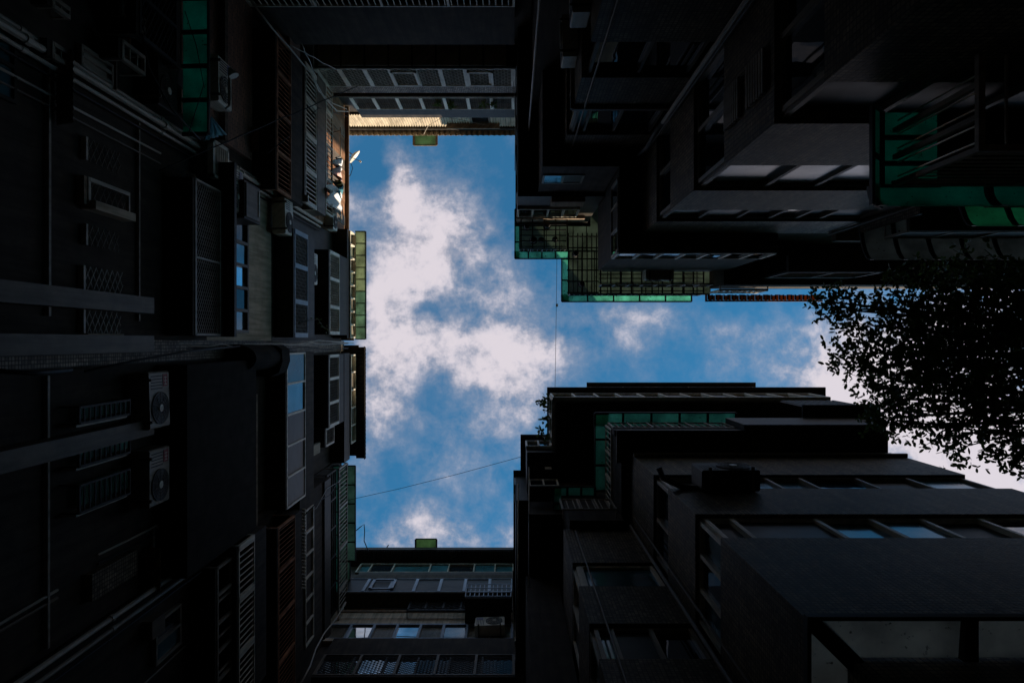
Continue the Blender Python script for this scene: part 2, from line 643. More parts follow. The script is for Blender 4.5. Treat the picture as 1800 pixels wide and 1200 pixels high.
def cage(B, side, D, Dw, H0, H1, u0, u1, style='vbars', Ht=None, frame='alu_white', bar=None, n=3, s=0.11, t=0.014,
         body='sheet_dark', floor=True, ends=True, fw=0.05, mullion=None, panes=None, top_mat=None, name='window_cage'):
    """projecting security cage / enclosed balcony: floor, top, frame, bars or lattice or panes"""
    e = empty(name, B)
    bar = bar or frame
    mw = mullion or fw
    if floor:
        fb(side, 'floor', body, e, (u0, u1), (D + 0.012, Dw), (H0 - 0.10, H0 - 0.012))
    if Ht and Ht > H1 + 0.02:
        fb(side, 'top', top_mat or body, e, (u0, u1), (D + 0.004, Dw), (H1 + 0.004, Ht))
    mb = MB()
    mb.box(*ext(side, (u0, u1), (D, D + fw), (H0 - fw * .5, H0 + fw * .5)))
    mb.box(*ext(side, (u0, u1), (D, D + fw), (H1 - fw * .6, H1)))
    for i in range(n + 1):
        c = u0 + (u1 - u0) * i / n
        a = max(u0, min(u1 - mw, c - mw / 2))
        mb.box(*ext(side, (a, a + mw), (D - 0.005, D + fw * .9), (H0, H1 - 0.01)))
    if ends:
        for c in (u0 + .01, u1 - .01):
            mb.box(*ext(side, (c - .01, c + .01), (D + fw, Dw), (H0 - fw * .4, H0 + fw * .4)))
            mb.box(*ext(side, (c - .01, c + .01), (D + fw, Dw), (H1 - fw, H1 - .005)))
    mb.build('frame', frame, e)
    if style == 'vbars':
        k = int((u1 - u0) / s)
        for i in range(1, k):
            c = u0 + (u1 - u0) * i / k
            fb(side, 'bar', bar, e, (c - t / 2, c + t / 2), (D + .01, D + .01 + t), (H0, H1 - .02))
    elif style == 'hbars':
        k = max(2, int((H1 - H0) / s))
        for i in range(1, k):
            c = H0 + (H1 - H0) * i / k
            fb(side, 'bar', bar, e, (u0, u1), (D + .012, D + .012 + t), (c - t / 2, c + t / 2))
    elif style == 'mesh':
        diamond(side, 'lattice', bar, e, u0 + .02, u1 - .02, D + .025, H0, H1, s, t)
    elif style == 'panes':
        for i, pm in enumerate(panes):
            a, b = u0 + (u1 - u0) * i / n, u0 + (u1 - u0) * (i + 1) / n
            fb(side, 'pane', pm, e, (a + mw * .4, b - mw * .4), (D + .02 + .012 * (i % 2), D + .028 + .012 * (i % 2)), (H0 + .01, H1 - .03))
    return e


def corrugated(name, mat, parent, o, du, dv, nrm, pitch, amp, th=0.006, round_=False):
    """ribbed sheet: starts at o, ribs repeat along du, run along dv"""
    o, du, dv, nrm = Vector(o), Vector(du), Vector(dv), Vector(nrm).normalized()
    L = du.length
    k = max(2, int(L / pitch))
    prof = []
    for i in range(k):
        for fr, a in ((0.0, 0), (0.42, 0), (0.52, 1), (0.9, 1)):
            prof.append(((i + fr) / k, a * amp))
    prof.append((1.0, 0))
    v, f = [], []
    for u, a in prof:
        for w in (0, 1):
            for q in (0, th):
                v.append(tuple(o + du * u + dv * w + nrm * (a + q)))
    for i in range(len(prof) - 1):
        b, c = 4 * i, 4 * i + 4
        f += [(b, c, c + 2, b + 2), (b + 1, b + 3, c + 3, c + 1), (b, b + 1, c + 1, c), (b + 2, c + 2, c + 3, b + 3)]
    me = bpy.data.meshes.new(name)
    me.from_pydata(v, [], f)
    me.materials.append(M[mat])
    ob = bpy.data.objects.new(name, me)
    C.objects.link(ob)
    ob.parent = parent
    return ob


def canopy(B, side, u0, u1, D0, D1, H, drop, n, mat, rib='bar_black', th=0.012, ribw=0.035, name='canopy', mats=None):
    """flat or sloping sheet canopy from the wall (D1, H) to the outer edge (D0, H-drop): panels between ribs"""
    e = empty(name, B)

    def q(a, b, u):
        return pt(side, u, a, b)
    for i in range(n):
        a, b = u0 + (u1 - u0) * i / n, u0 + (u1 - u0) * (i + 1) / n
        sk = 0.004 * ((i * 7) % 3 - 1)
        MB().prism([(D0, H - drop + sk), (D1, H + sk), (D1, H + th + sk), (D0, H - drop + th + sk)], q, a + .006, b - .006).build(
            'panel', (mats[i] if mats else mat), e)
    for i in range(n + 1):
        c = u0 + (u1 - u0) * i / n
        MB().prism([(D0 + .004, H - drop - .05), (D1, H - .05), (D1, H - .008), (D0 + .004, H - drop - .008)], q, c - ribw / 2, c + ribw / 2).build('rib', rib, e)
    MB().prism([(D0 - .015, H - drop - .03), (D0 + .012, H - drop - .03), (D0 + .012, H - drop + .03), (D0 - .015, H - drop + .03)], q, u0, u1).build('edge_bar', rib, e)
    return e


def curved_canopy(B, side, u0, u1, D0, D1, H, drop, n, mat, rib='bar_black'):
    """barrel canopy: leaves the wall flat and bends down at the outer edge"""
    e = empty('curved_canopy', B)

    def arc(off):
        out = []
        for k in range(8):
            a = math.pi / 2 * k / 7
            out.append((D1 - (D1 - D0) * math.sin(a), H - drop * (1 - math.cos(a)) + off))
        return out
    prof = arc(0.0) + arc(0.012)[::-1]
    rp = arc(-0.045) + arc(-0.006)[::-1]
    for i in range(n):
        a, b = u0 + (u1 - u0) * i / n, u0 + (u1 - u0) * (i + 1) / n
        MB().prism(prof, lambda p, q, w: pt(side, w, p, q), a + .005, b - .005).build('panel', mat, e)
    for i in range(n + 1):
        c = u0 + (u1 - u0) * i / n
        MB().prism(rp, lambda p, q, w: pt(side, w, p, q), c - .035, c + .035).build('rib', rib, e)
    return e


AC_MESH = {}


def ac_parts(mark):
    """outdoor unit, local: x width .82, y out (front +), z up; back on y=0"""
    if mark in AC_MESH:
        return AC_MESH[mark]
    w, h, d = .82, .56, .30
    parts = []

    def mk(nm, mb, mat):
        me = bpy.data.meshes.new(nm)
        me.from_pydata(mb.v, [], mb.f)
        me.materials.append(M[mat])
        parts.append((nm, me))
    b = .02
    body = MB()
    prof = [(-w / 2 + b, 0), (w / 2 - b, 0), (w / 2, b), (w / 2, d - b), (w / 2 - b, d), (-w / 2 + b, d), (-w / 2, d - b), (-w / 2, b)]
    body.prism(prof, lambda a, c, e: (a, c, e), 0.0, h)
    mk('body', body, {'dark': 'sheet_dark', 'red': 'alu_grey'}.get(mark, 'ac_white'))
    fan = MB()
    cx, cz, R = -.12, h / 2, .235
    ring = [(cx + R * math.cos(2 * math.pi * k / 28), cz + R * math.sin(2 * math.pi * k / 28)) for k in range(28)]
    fan.prism(ring, lambda a, c, e: (a, e, c), d + .001, d + .012)
    mk('fan_opening', fan, 'ac_dark')
    gr = MB()
    for rr in (.235, .19, .145, .10):
        pts = [(cx + rr * math.cos(2 * math.pi * k / 24), d + .018, cz + rr * math.sin(2 * math.pi * k / 24)) for k in range(25)]
        gr.tube(pts, .0035, 4)
    for k in range(10):
        a = 2 * math.pi * k / 10
        gr.tube([(cx + .05 * math.cos(a), d + .018, cz + .05 * math.sin(a)), (cx + .235 * math.cos(a), d + .018, cz + .235 * math.sin(a))], .003, 4)
    mk('fan_guard', gr, 'sheet_grey' if mark != 'pale' else 'ac_white')
    hub = MB()
    hub.prism([(cx + .055 * math.cos(2 * math.pi * k / 16), cz + .055 * math.sin(2 * math.pi * k / 16)) for k in range(16)],
              lambda a, c, e: (a, e, c), d + .013, d + .026)
    mk('fan_hub', hub, 'ac_white')
    v = MB()
    for k in range(5):
        v.box((.16 + k * .045, d + .001, .05), (.175 + k * .045, d + .006, .36))
    mk('vent', v, 'ac_dark')
    if mark and mark != 'dark':
        lab = MB().box((.19, d + .001, .38), (.37, d + .006, .51))
        mk('badge', lab, {'red': 'ac_red', 'teal': 'ac_teal', 'pale': 'ac_lilac'}[mark])
        lg = MB()
        for k in range(3):
            lg.box((.215 + k * .05, d + .006, .41), (.225 + k * .05, d + .009, .485))
        lg.box((.215, d + .006, .44), (.335, d + .0085, .452))
        mk('badge_mark', lg, 'ac_white')
    for s in (-1, 1):
        br = MB()
        br.prism([(-.02, -.04), (d + .05, -.04), (d + .05, -.006), (.03, -.006), (.03, -.05), (d - .05, -.05), (.03, -.28), (-.02, -.30)][:4] + [(-.02, -.006)],
                 lambda a, c, e: (e, a, c), s * .3 - .02, s * .3 + .02)
        mk('bracket', br, 'sheet_grey')
    AC_MESH[mark] = parts
    return parts


def aircon(side, u, Dback, H, label, mark='', sc_=1.0, group='outdoor air conditioners on the walls'):
    e = tag(empty('air_conditioner'), label, 'air conditioner', group)
    e.location = pt(side, u, Dback, H)
    e.rotation_euler = (0, 0, {'L': -math.pi / 2, 'T': 0, 'B': math.pi, 'R': math.pi / 2}[side] + random.uniform(-.035, .035))
    e.scale = (sc_, sc_, sc_)
    for nm, me in ac_parts(mark):
        o = bpy.data.objects.new(nm, me)
        C.objects.link(o)
        o.parent = e
    return e


def cable(name, pts, r, mat, label, cat='cable', sag=0.0, seg=6, group=None):
    pts = [Vector(p) for p in pts]
    if len(pts) == 2 and sag:
        a, b = pts
        pts = [a.lerp(b, i / 14) - Vector((0, 0, sag * 4 * (i / 14) * (1 - i / 14))) for i in range(15)]
    o = MB().tube(pts, r, seg).build(name, mat, None, True)
    return tag(o, label, cat, group)


def wob(p0, p1, n, amp, seed):
    """a slack line between two points"""
    rnd = random.Random(seed)
    a, b = Vector(p0), Vector(p1)
    out = []
    for i in range(n + 1):
        t = i / n
        k = math.sin(math.pi * t)
        out.append(a.lerp(b, t) + Vector((rnd.uniform(-1, 1), rnd.uniform(-1, 1), 0)) * amp * k)
    return out


# ------------------------------------------------------------------ ground
g_ = MB().box((-300, -300, -0.3), (300, 300, 0.0)).build('ground', 'asphalt')
g_['kind'] = 'structure'
p_ = MB().box((-5.5, -7.5, 0.004), (14, 8.1, 0.03)).build('pavement', 'concrete_dark')
p_['kind'] = 'structure'

# ================================================================== WEST SIDE: four row houses, wall plane x = -5.5
DW = 5.5

# ---- house with the red barred cage (upper left of the picture)
HU = thing('row_house', 'row house with rusty red barred cage, white window cage and rooftop laundry', 'house', 'row houses on the long wall')
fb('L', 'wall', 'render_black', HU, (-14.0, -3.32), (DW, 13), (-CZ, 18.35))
fb('L', 'wall', 'sheet_rustbrown', HU, (-14.0, -3.32), (DW - .12, 13), (18.36, 22.0))
# sheet wall of the rooftop room, seams as separate boards
k = 0
u = -7.15
while u < -3.4:
    w_ = 0.30 + 0.05 * (k % 3)
    fb('L', 'panel', 'sheet_grey' if k % 5 in (1, 4) else 'sheet_rustbrown', HU, (u + .008, min(u + w_, -3.36)), (DW - .12 - .02 - .012 * (k % 2), DW - .121), (18.9, 21.85))
    u += w_
    k += 1
fb('L', 'roof', 'sheet_grey', HU, (-14, -3.33), (5.26, 13.0), (22.005, 22.07))
# terrace slab, railing with rungs
fb('L', 'balcony_slab', 'sheet_grey', HU, (-7.3, -3.36), (5.0, 5.49), (17.55, 18.3))
cage(HU, 'L', 5.0, 5.36, 18.38, 19.05, -7.2, -3.45, 'vbars', None, 'alu_white', n=4, s=0.125, t=.018, floor=False, ends=False, name='railing')
# white cage
cage(HU, 'L', 5.0, DW, hh(5, 362), hh(5, 343), up('L', 118, 16.9), up('L', 362, 16.9), 'vbars', 17.54, 'alu_white', n=4, s=.105, t=.020, body='sheet_grey', mullion=.11)
fb('L', 'ledge', 'alu_white', HU, (up('L', 350, 16.9), up('L', 362, 16.9)), (4.9, 5.49), (16.40, 16.47))
# panes behind the white cage
window(HU, 'L', 5.42, 16.7, 17.45, -6.7, -3.5, ['glass_curtain', 'glass_dark', 'glass_frost', 'glass_dark', 'glass_curtain', 'glass_frost'], 'alu_white')
# rusty cage with shelves of pots
cage(HU, 'L', 5.0, DW, hh(5, 412), hh(5, 388), up('L', 70, 15), up('L', 342, 15), 'vbars', 16.3, 'bar_rust', n=4, s=.095, t=.010, body='render_black', mullion=.06)
for k in range(5):
    fb('L', 'plank', 'pot_clay', HU, (-6.5 + k * .68, -6.02 + k * .68), (5.08, 5.2), (14.75 + .02 * (k % 2), 14.85))
fb('L', 'brick_band', 'brick_brown', HU, (-7.2, -3.36), (5.05, 5.49), (15.52, 16.28))
# brown brick wall two floors down
fb('L', 'brick_wall', 'brick_brown', HU, (-7.45, -3.75), (5.40, 5.49), (12.75, 14.2))
fb('L', 'brick_wall', 'brick_brown', HU, (-7.45, -3.75), (5.42, 5.49), (11.2, 12.6))
fb('L', 'ledge', 'concrete_dark', HU, (-7.45, -3.72), (5.3, 5.49), (12.61, 12.74))
# green awning of the lower floor (5 panels) with its cage
canopy(HU, 'L', up('L', -60, 11), up('L', 237, 11), 4.88, 5.30, 11.0, 0.02, 5, 'fibre_deep', 'bar_black', ribw=.06)
cage(HU, 'L', 5.0, DW, 9.2, 10.2, -6.4, -4.1, 'mesh', 10.3, 'bar_black', n=4, body='render_black', s=.1)
fb('L', 'ledge', 'concrete', HU, (up('L', 65, 10.2), up('L', 160, 10.2)), (5.28, 5.49), (10.31, 10.37))
# barred windows lower still
for (py0, py1) in ((35, 62), (100, 135)):
    cage(HU, 'L', 5.15, DW, 9.6 - .55, 9.6, up('L', py0, 9.6), up('L', py1, 9.6), 'hbars', None, 'alu_grey', n=1, s=.14, t=.025, body='sheet_dark')
for (py0, py1) in ((0, 22), (80, 110)):
    cage(HU, 'L', 5.3, DW, 7.9, 8.2, up('L', py0, 8), up('L', py1, 8), 'hbars', None, 'alu_grey', n=1, s=.1, t=.02, body='sheet_dark')
window(HU, 'L', 5.44, 8.6, 9.3, up('L', 100, 9), up('L', 150, 9), ['glass_frost', 'glass_curtain', 'glass_dark'], 'alu_grey')

# ---- house with the pale green canopy (middle)
HM = thing('row_house', 'row house with pale green rooftop canopy and bare grey wall strip', 'house', 'row houses on the long wall')
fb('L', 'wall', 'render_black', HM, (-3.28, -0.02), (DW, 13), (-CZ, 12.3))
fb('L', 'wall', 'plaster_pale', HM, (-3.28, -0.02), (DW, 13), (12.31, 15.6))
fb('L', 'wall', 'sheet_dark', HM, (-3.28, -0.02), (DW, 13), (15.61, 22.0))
fb('L', 'roof', 'sheet_grey', HM, (-3.3, -0.03), (5.10, 13.0), (22.03, 22.08))
canopy(HM, 'L', up('L', 407, 22), up('L', 596, 22), 4.71, 5.05, 22.0, 0.0, 9, 'fibre_lime', 'bar_black', ribw=.03, mats=['fibre_lime'] * 5 + ['fibre_sage'] * 4)
window(HM, 'L', 5.04, 21.2, 21.97, up('L', 408, 21.5), up('L', 594, 21.5), ['glass_curtain', 'glass_frost', 'glass_curtain', 'glass_frost', 'glass_frost', 'glass_curtain', 'glass_frost', 'glass_curtain'], 'alu_white', recess=.1)
fb('L', 'apron', 'sheet_dark', HM, (-3.45, -0.1), (5.06, 5.49), (20.95, 21.19))
cage(HM, 'L', 5.05, DW, 18.95, 20.0, up('L', 443, 19.4), up('L', 588, 19.4), 'mesh', 20.9, 'alu_white', n=3, s=.085, t=.008, body='sheet_dark', mullion=.09)
cage(HM, 'L', 5.05, DW, 15.9, 16.9, up('L', 408, 16.4), up('L', 593, 16.4), 'mesh', 17.46, 'alu_blue', bar='alu_grey', n=3, s=.10, t=.012, body='sheet_dark', mullion=.11)
window(HM, 'L', 5.44, 12.7, 14.06, up('L', 388, 13.8), up('L', 585, 13.8), ['glass_dark', 'glass_mid', 'glass_sky', 'glass_dark', 'glass_mid'], 'sheet_grey', fw=.06)
# big dark lattice enclosure
cage(HM, 'L', 5.05, 5.49, hh(5.05, 555), hh(5.05, 512), up('L', 323, 11.3), up('L', 590, 11.3), 'mesh', 11.95, 'alu_grey', n=2, s=.075, t=.012, body='render_black', mullion=.035)
fb('L', 'canopy_slab', 'sheet_dark', HM, (up('L', 285, 11.95), up('L', 592, 11.95)), (4.86, 5.49), (11.955, 12.05))
# lower windows with diamond grilles, no two alike
for i, (py0, py1, w0, w1, kind) in enumerate(((248, 288, 8.75, 9.5, 'dim'), (318, 366, 8.7, 9.62, 'box'), (398, 434, 8.75, 9.45, 'dim'), (470, 513, 8.7, 9.55, 'lat'), (544, 586, 8.7, 9.5, 'lat'))):
    a, b = up('L', py0, 8.9), up('L', py1, 8.9)
    if kind == 'box':
        cage(HM, 'L', 5.38, 5.49, w0, w1, a, b, 'mesh', None, 'pvc_grey', bar='sheet_grey', n=1, s=.13, t=.008, body='concrete')
        fb('L', 'sill', 'plaster_pale', HM, (b - .06, b + .05), (5.30, 5.49), (w0, w1))
    else:
        diamond('L', 'lattice', 'alu_grey' if kind == 'lat' else 'sheet_grey', HM, a, b, 5.45, w0, w1, .12, .012)
        if kind == 'lat':
            fb('L', 'sill', 'plaster_pale', HM, (b, b + .035), (5.40, 5.49), (w0, w1))
    fb('L', 'window_rail', 'pvc_grey', HM, (a, b), (5.42, 5.49), (w0 - .06, w0 - .02))
for py in (523 + 14, 604):
    fb('L', 'pilaster', 'sheet_grey', HM, (up('L', py - 14, 9.95), up('L', py + 14, 9.95)), (5.24, 5.49), (1.0, 10.0))
fb('L', 'ledge', 'alu_grey', HM, (-3.2, -.3), (5.44, 5.49), (8.02, 8.06))
fb('L', 'ledge', 'alu_grey', HM, (-3.2, -.3), (5.45, 5.49), (9.98, 10.01))
# tiled strip between the two houses
fb('L', 'tiled_strip', 'tile_pale', HM, (-0.019, 0.318), (5.46, 13), (-CZ, 22.2))

# ---- house with the black corrugated awning
HN = thing('row_house', 'row house with black corrugated rooftop awning and reflecting glass balcony', 'house', 'row houses on the long wall')
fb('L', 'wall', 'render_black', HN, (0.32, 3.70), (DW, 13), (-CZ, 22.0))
fb('L', 'roof', 'sheet_dark', HN, (0.12, 3.72), (5.0, 13.0), (22.24, 22.30))
corrugated('awning', 'sheet_dark', HN, pt('L', 0.18, 5.06, 22.12), (0, 3.6, 0), (.33, 0, -.04), (0, 0, 1), .12, .03)
fb('L', 'awning_lip', 'sheet_dark', HN, (0.16, 3.80), (4.755, 4.78), (22.03, 22.10))
window(HN, 'L', 5.04, 21.3, 21.97, up('L', 623, 21.6), up('L', 778, 21.6), ['glass_frost', 'glass_curtain', 'glass_frost', 'glass_curtain', 'glass_frost'], 'alu_white', recess=.1)
fb('L', 'apron', 'sheet_dark', HN, (0.36, 3.66), (5.06, 5.49), (20.6, 21.29))
cage(HN, 'L', 5.05, DW, 18.9, 19.95, up('L', 623, 19.4), up('L', 748, 19.4), 'mesh', 20.5, 'alu_white', bar='alu_grey', n=3, s=.09, t=.008, body='sheet_dark', mullion=.08)
cage(HN, 'L', 5.1, DW, 18.75, 19.6, up('L', 750, 19.1), up('L', 782, 19.1), 'mesh', None, 'alu_white', bar='alu_grey', n=1, s=.1, t=.008, body='sheet_dark')
window(HN, 'L', 5.44, 17.2, 18.5, up('L', 640, 18), up('L', 730, 18), ['glass_dark', 'glass_curtain', 'glass_dark'], 'alu_grey')
fb('L', 'sign_panel', 'box_paper', HN, (up('L', 782, 18), up('L', 800, 18)), (5.2, 5.28), (17.8, 18.5))
cage(HN, 'L', 5.05, DW, 15.35, 16.7, up('L', 620, 15.6), up('L', 890, 15.6), 'panes', 17.4, 'alu_white', n=5, panes=['glass_teal', 'glass_mid', 'glass_dull', 'glass_dull', 'glass_dull'], body='render_black', mullion=.045)
fb('L', 'shutter', 'concrete', HN, (up('L', 692, 14.6), up('L', 935, 14.6)), (5.40, 5.49), (14.05, 14.5))
fb('L', 'ledge', 'sheet_grey', HN, (.4, 3.65), (5.36, 5.49), (13.98, 14.04))
# green lit barred window
for (py0, py1) in ((705, 735), (762, 805), (832, 880)):
    cage(HN, 'L', 5.25, DW, 8.3, 9.4, up('L', py0, 9), up('L', py1, 9), 'hbars', None, 'sheet_dark', bar='bar_black', n=1, s=.10, t=.018, body='render_black', floor=False, fw=.03)
    fb('L', 'green_pane', 'fibre_green', HN, (up('L', py0, 9) + .04, up('L', py1, 9) - .04), (5.40, 5.42), (8.5, 9.6))
    fb('L', 'sill', 'pvc_grey', HN, (up('L', py1, 9), up('L', py1, 9) + .035), (5.30, 5.49), (8.3, 9.4))
fb('L', 'pilaster', 'sheet_grey', HN, (1.13, 1.36), (5.24, 5.49), (1.0, 10.0))
fb('L', 'ledge', 'alu_grey', HN, (.4, 3.6), (5.44, 5.49), (8.0, 8.04))
fb('L', 'balcony_wall', 'duct_black', HN, (.36, 3.66), (5.02, 5.49), (10.55, 13.4))

# ---- house with the green lean-to (lower left)
HS = thing('row_house', 'row house with green rooftop lean-to behind slanted grey bars', 'house', 'row houses on the long wall')
fb('L', 'wall', 'render_black', HS, (3.73, 14.0), (DW, 13), (-CZ, 21.9))
fb('L', 'roof', 'sheet_dark', HS, (3.74, 14.0), (5.5, 13.0), (22.0, 22.06))
canopy(HS, 'L', up('L', 818, 21.8), up('L', 985, 21.8), 5.0, 5.5, 21.8, 0.0, 5, 'fibre_sage', 'bar_black')
canopy(HS, 'L', up('L', 986, 21.8), up('L', 1060, 21.8), 5.17, 5.5, 21.8, 0.0, 2, 'fibre_sage', 'bar_black')
canopy(HS, 'L', up('L', 818, 21.0), up('L', 1060, 21.0), 5.3, 5.49, 21.0, 0.0, 6, 'fibre_green', 'bar_black')
cage(HS, 'L', 5.02, 5.49, 19.85, 20.85, up('L', 818, 20.3), up('L', 1100, 20.3), 'vbars', None, 'alu_grey', n=4, s=.12, t=.02, floor=False)
cage(HS, 'L', 5.2, 5.49, 19.2, 20.2, up('L', 830, 19.6), up('L', 1085, 19.6), 'hbars', None, 'bar_black', n=5, s=.18, t=.03, floor=False)
fb('L', 'balcony_slab', 'sheet_dark', HS, (3.76, 8.08), (5.02, 5.49), (18.3, 18.9))
window(HS, 'L', 5.05, 16.65, 17.35, up('L', 892, 17), up('L', 1128, 17), ['glass_teal', 'glass_curtain', 'glass_dark', 'glass_frost', 'glass_teal', 'glass_dark'], 'alu_white', recess=.1)
fb('L', 'balcony_wall', 'render_black', HS, (3.76, 8.08), (5.07, 5.49), (16.3, 18.28))
for k in range(24):
    fb('L', 'hook', 'alu_white', HS, (up('L', 893 + 6 * k, 16.5), up('L', 895.5 + 6 * k, 16.5)), (4.98, 5.06), (16.42, 16.47))
cage(HS, 'L', 5.0, DW, 14.65, 15.75, up('L', 915, 15.2), up('L', 1225, 15.2), 'vbars', 16.2, 'bar_rust', n=4, s=.10, t=.010, body='render_black')
cage(HS, 'L', 5.0, DW, hh(5, 479), hh(5, 452), up('L', 948, 12.9), up('L', 1230, 12.9), 'vbars', 13.9, 'alu_white', n=3, s=.115, t=.02, body='render_black', mullion=.12)
cage(HS, 'L', 5.1, DW, 11.85, 12.45, up('L', 985, 12.2), up('L', 1230, 12.2), 'vbars', None, 'alu_grey', n=5, s=.5, t=.03, body='render_black')
window(HS, 'L', 5.44, 11.0, 11.9, up('L', 932, 11.3), up('L', 968, 11.3), ['glass_sky', 'glass_frost'], 'alu_grey')
window(HS, 'L', 5.44, 10.4, 11.2, up('L', 1085, 10.6), up('L', 1160, 10.6), ['glass_dark', 'glass_teal'], 'alu_grey')
fb('L', 'arched_panel', 'tile_warm', HS, (up('L', 985, 9.3), up('L', 1030, 9.3)), (5.38, 5.49), (8.75, 9.8))

# ================================================================== NORTH BUILDING, wall plane y = -7.5
NB = thing('apartment_building', 'apartment block with sunlit corrugated eave and diamond lattice balconies', 'building', 'apartment blocks round the courtyard')
DN = 7.5
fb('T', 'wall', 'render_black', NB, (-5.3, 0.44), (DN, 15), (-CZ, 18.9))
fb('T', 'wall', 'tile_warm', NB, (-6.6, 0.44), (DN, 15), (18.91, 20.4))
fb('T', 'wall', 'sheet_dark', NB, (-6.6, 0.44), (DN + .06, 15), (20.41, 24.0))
corrugated('corrugated_wall', 'sheet_tan', NB, (-6.6, -DN, 22.55 + CZ), (5.25, 0, 0), (0, 0, 1.2), (0, 1, 0), .085, .03)
corrugated('corrugated_wall', 'sheet_tan', NB, (up('T', 862, 23), -DN, 22.55 + CZ), (.85, 0, 0), (0, 0, 1.2), (0, 1, 0), .085, .03)
window(NB, 'T', DN - .01, 22.6, 23.4, up('T', 794, 23), up('T', 861, 23), ['glass_teal', 'glass_dark'], 'sheet_grey', recess=.05)
fb('T', 'ledge', 'concrete', NB, (up('T', 783, 23), up('T', 878, 23)), (7.3, 7.53), (23.42, 23.47))
corrugated('eave', 'sheet_tan', NB, (-6.7, -7.24, 24.0 + CZ), (6.9, 0, 0), (0, -.27, .05), (0, 0, 1), .19, .04)
fb('T', 'roof', 'sheet_dark', NB, (-6.6, 0.44), (7.35, 15), (24.12, 24.2))
fb('T', 'eave_beam', 'sheet_dark', NB, (-6.6, 0.4), (7.40, 7.54), (23.78, 23.95))
canopy(NB, 'T', up('T', 728, 24.4), up('T', 768, 24.4), 6.98, 7.36, 24.35, 0.0, 1, 'fibre_hood', 'sheet_grey', ribw=.08, name='roof_hood')
fb('T', 'ledge', 'concrete_dark', NB, (-5.3, .42), (7.28, 7.49), (20.30, 20.40))
cage(NB, 'T', 7.3, DN, 20.5, 21.5, up('T', 620, 21), up('T', 905, 21), 'mesh', 22.3, 'alu_white', bar='alu_grey', n=7, s=.085, t=.007, body='sheet_dark', mullion=.10, fw=.03)
fb('T', 'tiled_band', 'tile_pale', NB, (-5.0, .42), (6.95, 7.49), (18.55, 19.1))
cage(NB, 'T', 6.9, DN, 17.32, 18.5, up('T', 556, 17.6), up('T', 906, 17.6), 'mesh', None, 'alu_white', bar='alu_white', n=8, s=.10, t=.010, body='sheet_dark', mullion=.11, fw=.035, floor=False)
# open hatch frames in the lattice
for px in (690, 822):
    mbh = MB()
    a, b = up('T', px, 17.8), up('T', px + 45, 17.8)
    for (q, r_) in (((a, b), (17.42, 17.47)), ((a, b), (18.3, 18.35)), ((a, a + .06), (17.42, 18.35)), ((b - .06, b), (17.42, 18.35))):
        mbh.box(*ext('T', q, (6.85, 6.895), r_))
    mbh.build('hatch_frame', 'alu_white', NB)
# ribbed soffit under the lattice balcony
for k in range(9):
    a, b = -4.9 + k * .6, -4.9 + k * .6 + .55
    if b < .43:
        fb('T', 'soffit_panel', 'sheet_tan', NB, (a, b), (6.96, 7.48), (17.22, 17.25))
fb('T', 'soffit', 'sheet_dark', NB, (-5.0, .42), (6.93, 7.49), (17.26, 17.31))
fb('T', 'ledge', 'concrete', NB, (-5.2, .42), (7.46, 7.49), (17.0, 17.03))
cage(NB, 'T', 6.9, DN, 13.2, 14.1, up('T', 440, 14.1), up('T', 905, 14.1), 'vbars', 15.9, 'alu_white', n=4, s=.13, t=.022, body='render_black', fw=.05)

# ================================================================== SOUTH BUILDING, wall plane y = 8.1
SB = thing('apartment_building', 'apartment block with blue reflecting windows and a pale band wall', 'building', 'apartment blocks round the courtyard')
DS = 8.1
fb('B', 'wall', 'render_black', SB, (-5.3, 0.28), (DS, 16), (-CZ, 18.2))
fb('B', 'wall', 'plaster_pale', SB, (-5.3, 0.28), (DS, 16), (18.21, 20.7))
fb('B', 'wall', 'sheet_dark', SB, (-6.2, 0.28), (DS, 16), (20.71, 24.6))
fb('B', 'parapet', 'sheet_dark', SB, (-6.2, 0.28), (7.5, 16), (24.62, 24.9))
corrugated('eave', 'sheet_dark', SB, (-6.1, 7.5, 24.45 + CZ), (6.3, 0, 0), (0, .3, .02), (0, 0, 1), .16, .04)
canopy(SB, 'B', up('B', 730, 25), up('B', 767, 25), 7.25, 7.7, 25.1, 0.0, 1, 'fibre_hood', 'bar_black', ribw=.06, name='roof_hood')
window(SB, 'B', 7.9, 23.35, 24.25, up('B', 628, 23.7), up('B', 903, 23.7), ['glass_teal', 'glass_dark', 'glass_teal', 'glass_teal', 'glass_dark', 'glass_teal', 'glass_teal'], 'alu_grey', recess=.1,
       cols=[up('B', p, 23.7) for p in (628, 650, 690, 755, 788, 833, 870, 903)])
fb('B', 'balcony_wall', 'sheet_dark', SB, (-5.2, .26), (7.86, 8.09), (22.4, 23.3))
cage(SB, 'B', 7.6, DS, 20.8, 21.9, up('B', 600, 21.3), up('B', 904, 21.3), 'panes', 22.3, 'alu_blue', n=7, panes=['glass_dull'] * 7, body='render_black', mullion=.09, fw=.03)
mbh = MB()
a, b = up('B', 652, 21.3), up('B', 694, 21.3)
for (q, r_) in (((a, b), (20.9, 20.96)), ((a, b), (21.7, 21.76)), ((a, a + .08), (20.9, 21.76)), ((b - .08, b), (20.9, 21.76))):
    mbh.box(*ext('B', q, (7.55, 7.59), r_))
mbh.build('hatch_frame', 'alu_blue', SB)
cage(SB, 'B', 7.85, DS, 20.0, 20.68, up('B', 715, 20), up('B', 903, 20), 'mesh', None, 'bar_black', n=6, s=.16, t=.014, body='render_black', floor=False)
fb('B', 'rail', 'concrete', SB, (-5.1, .26), (7.9, 7.95), (20.02, 20.08))
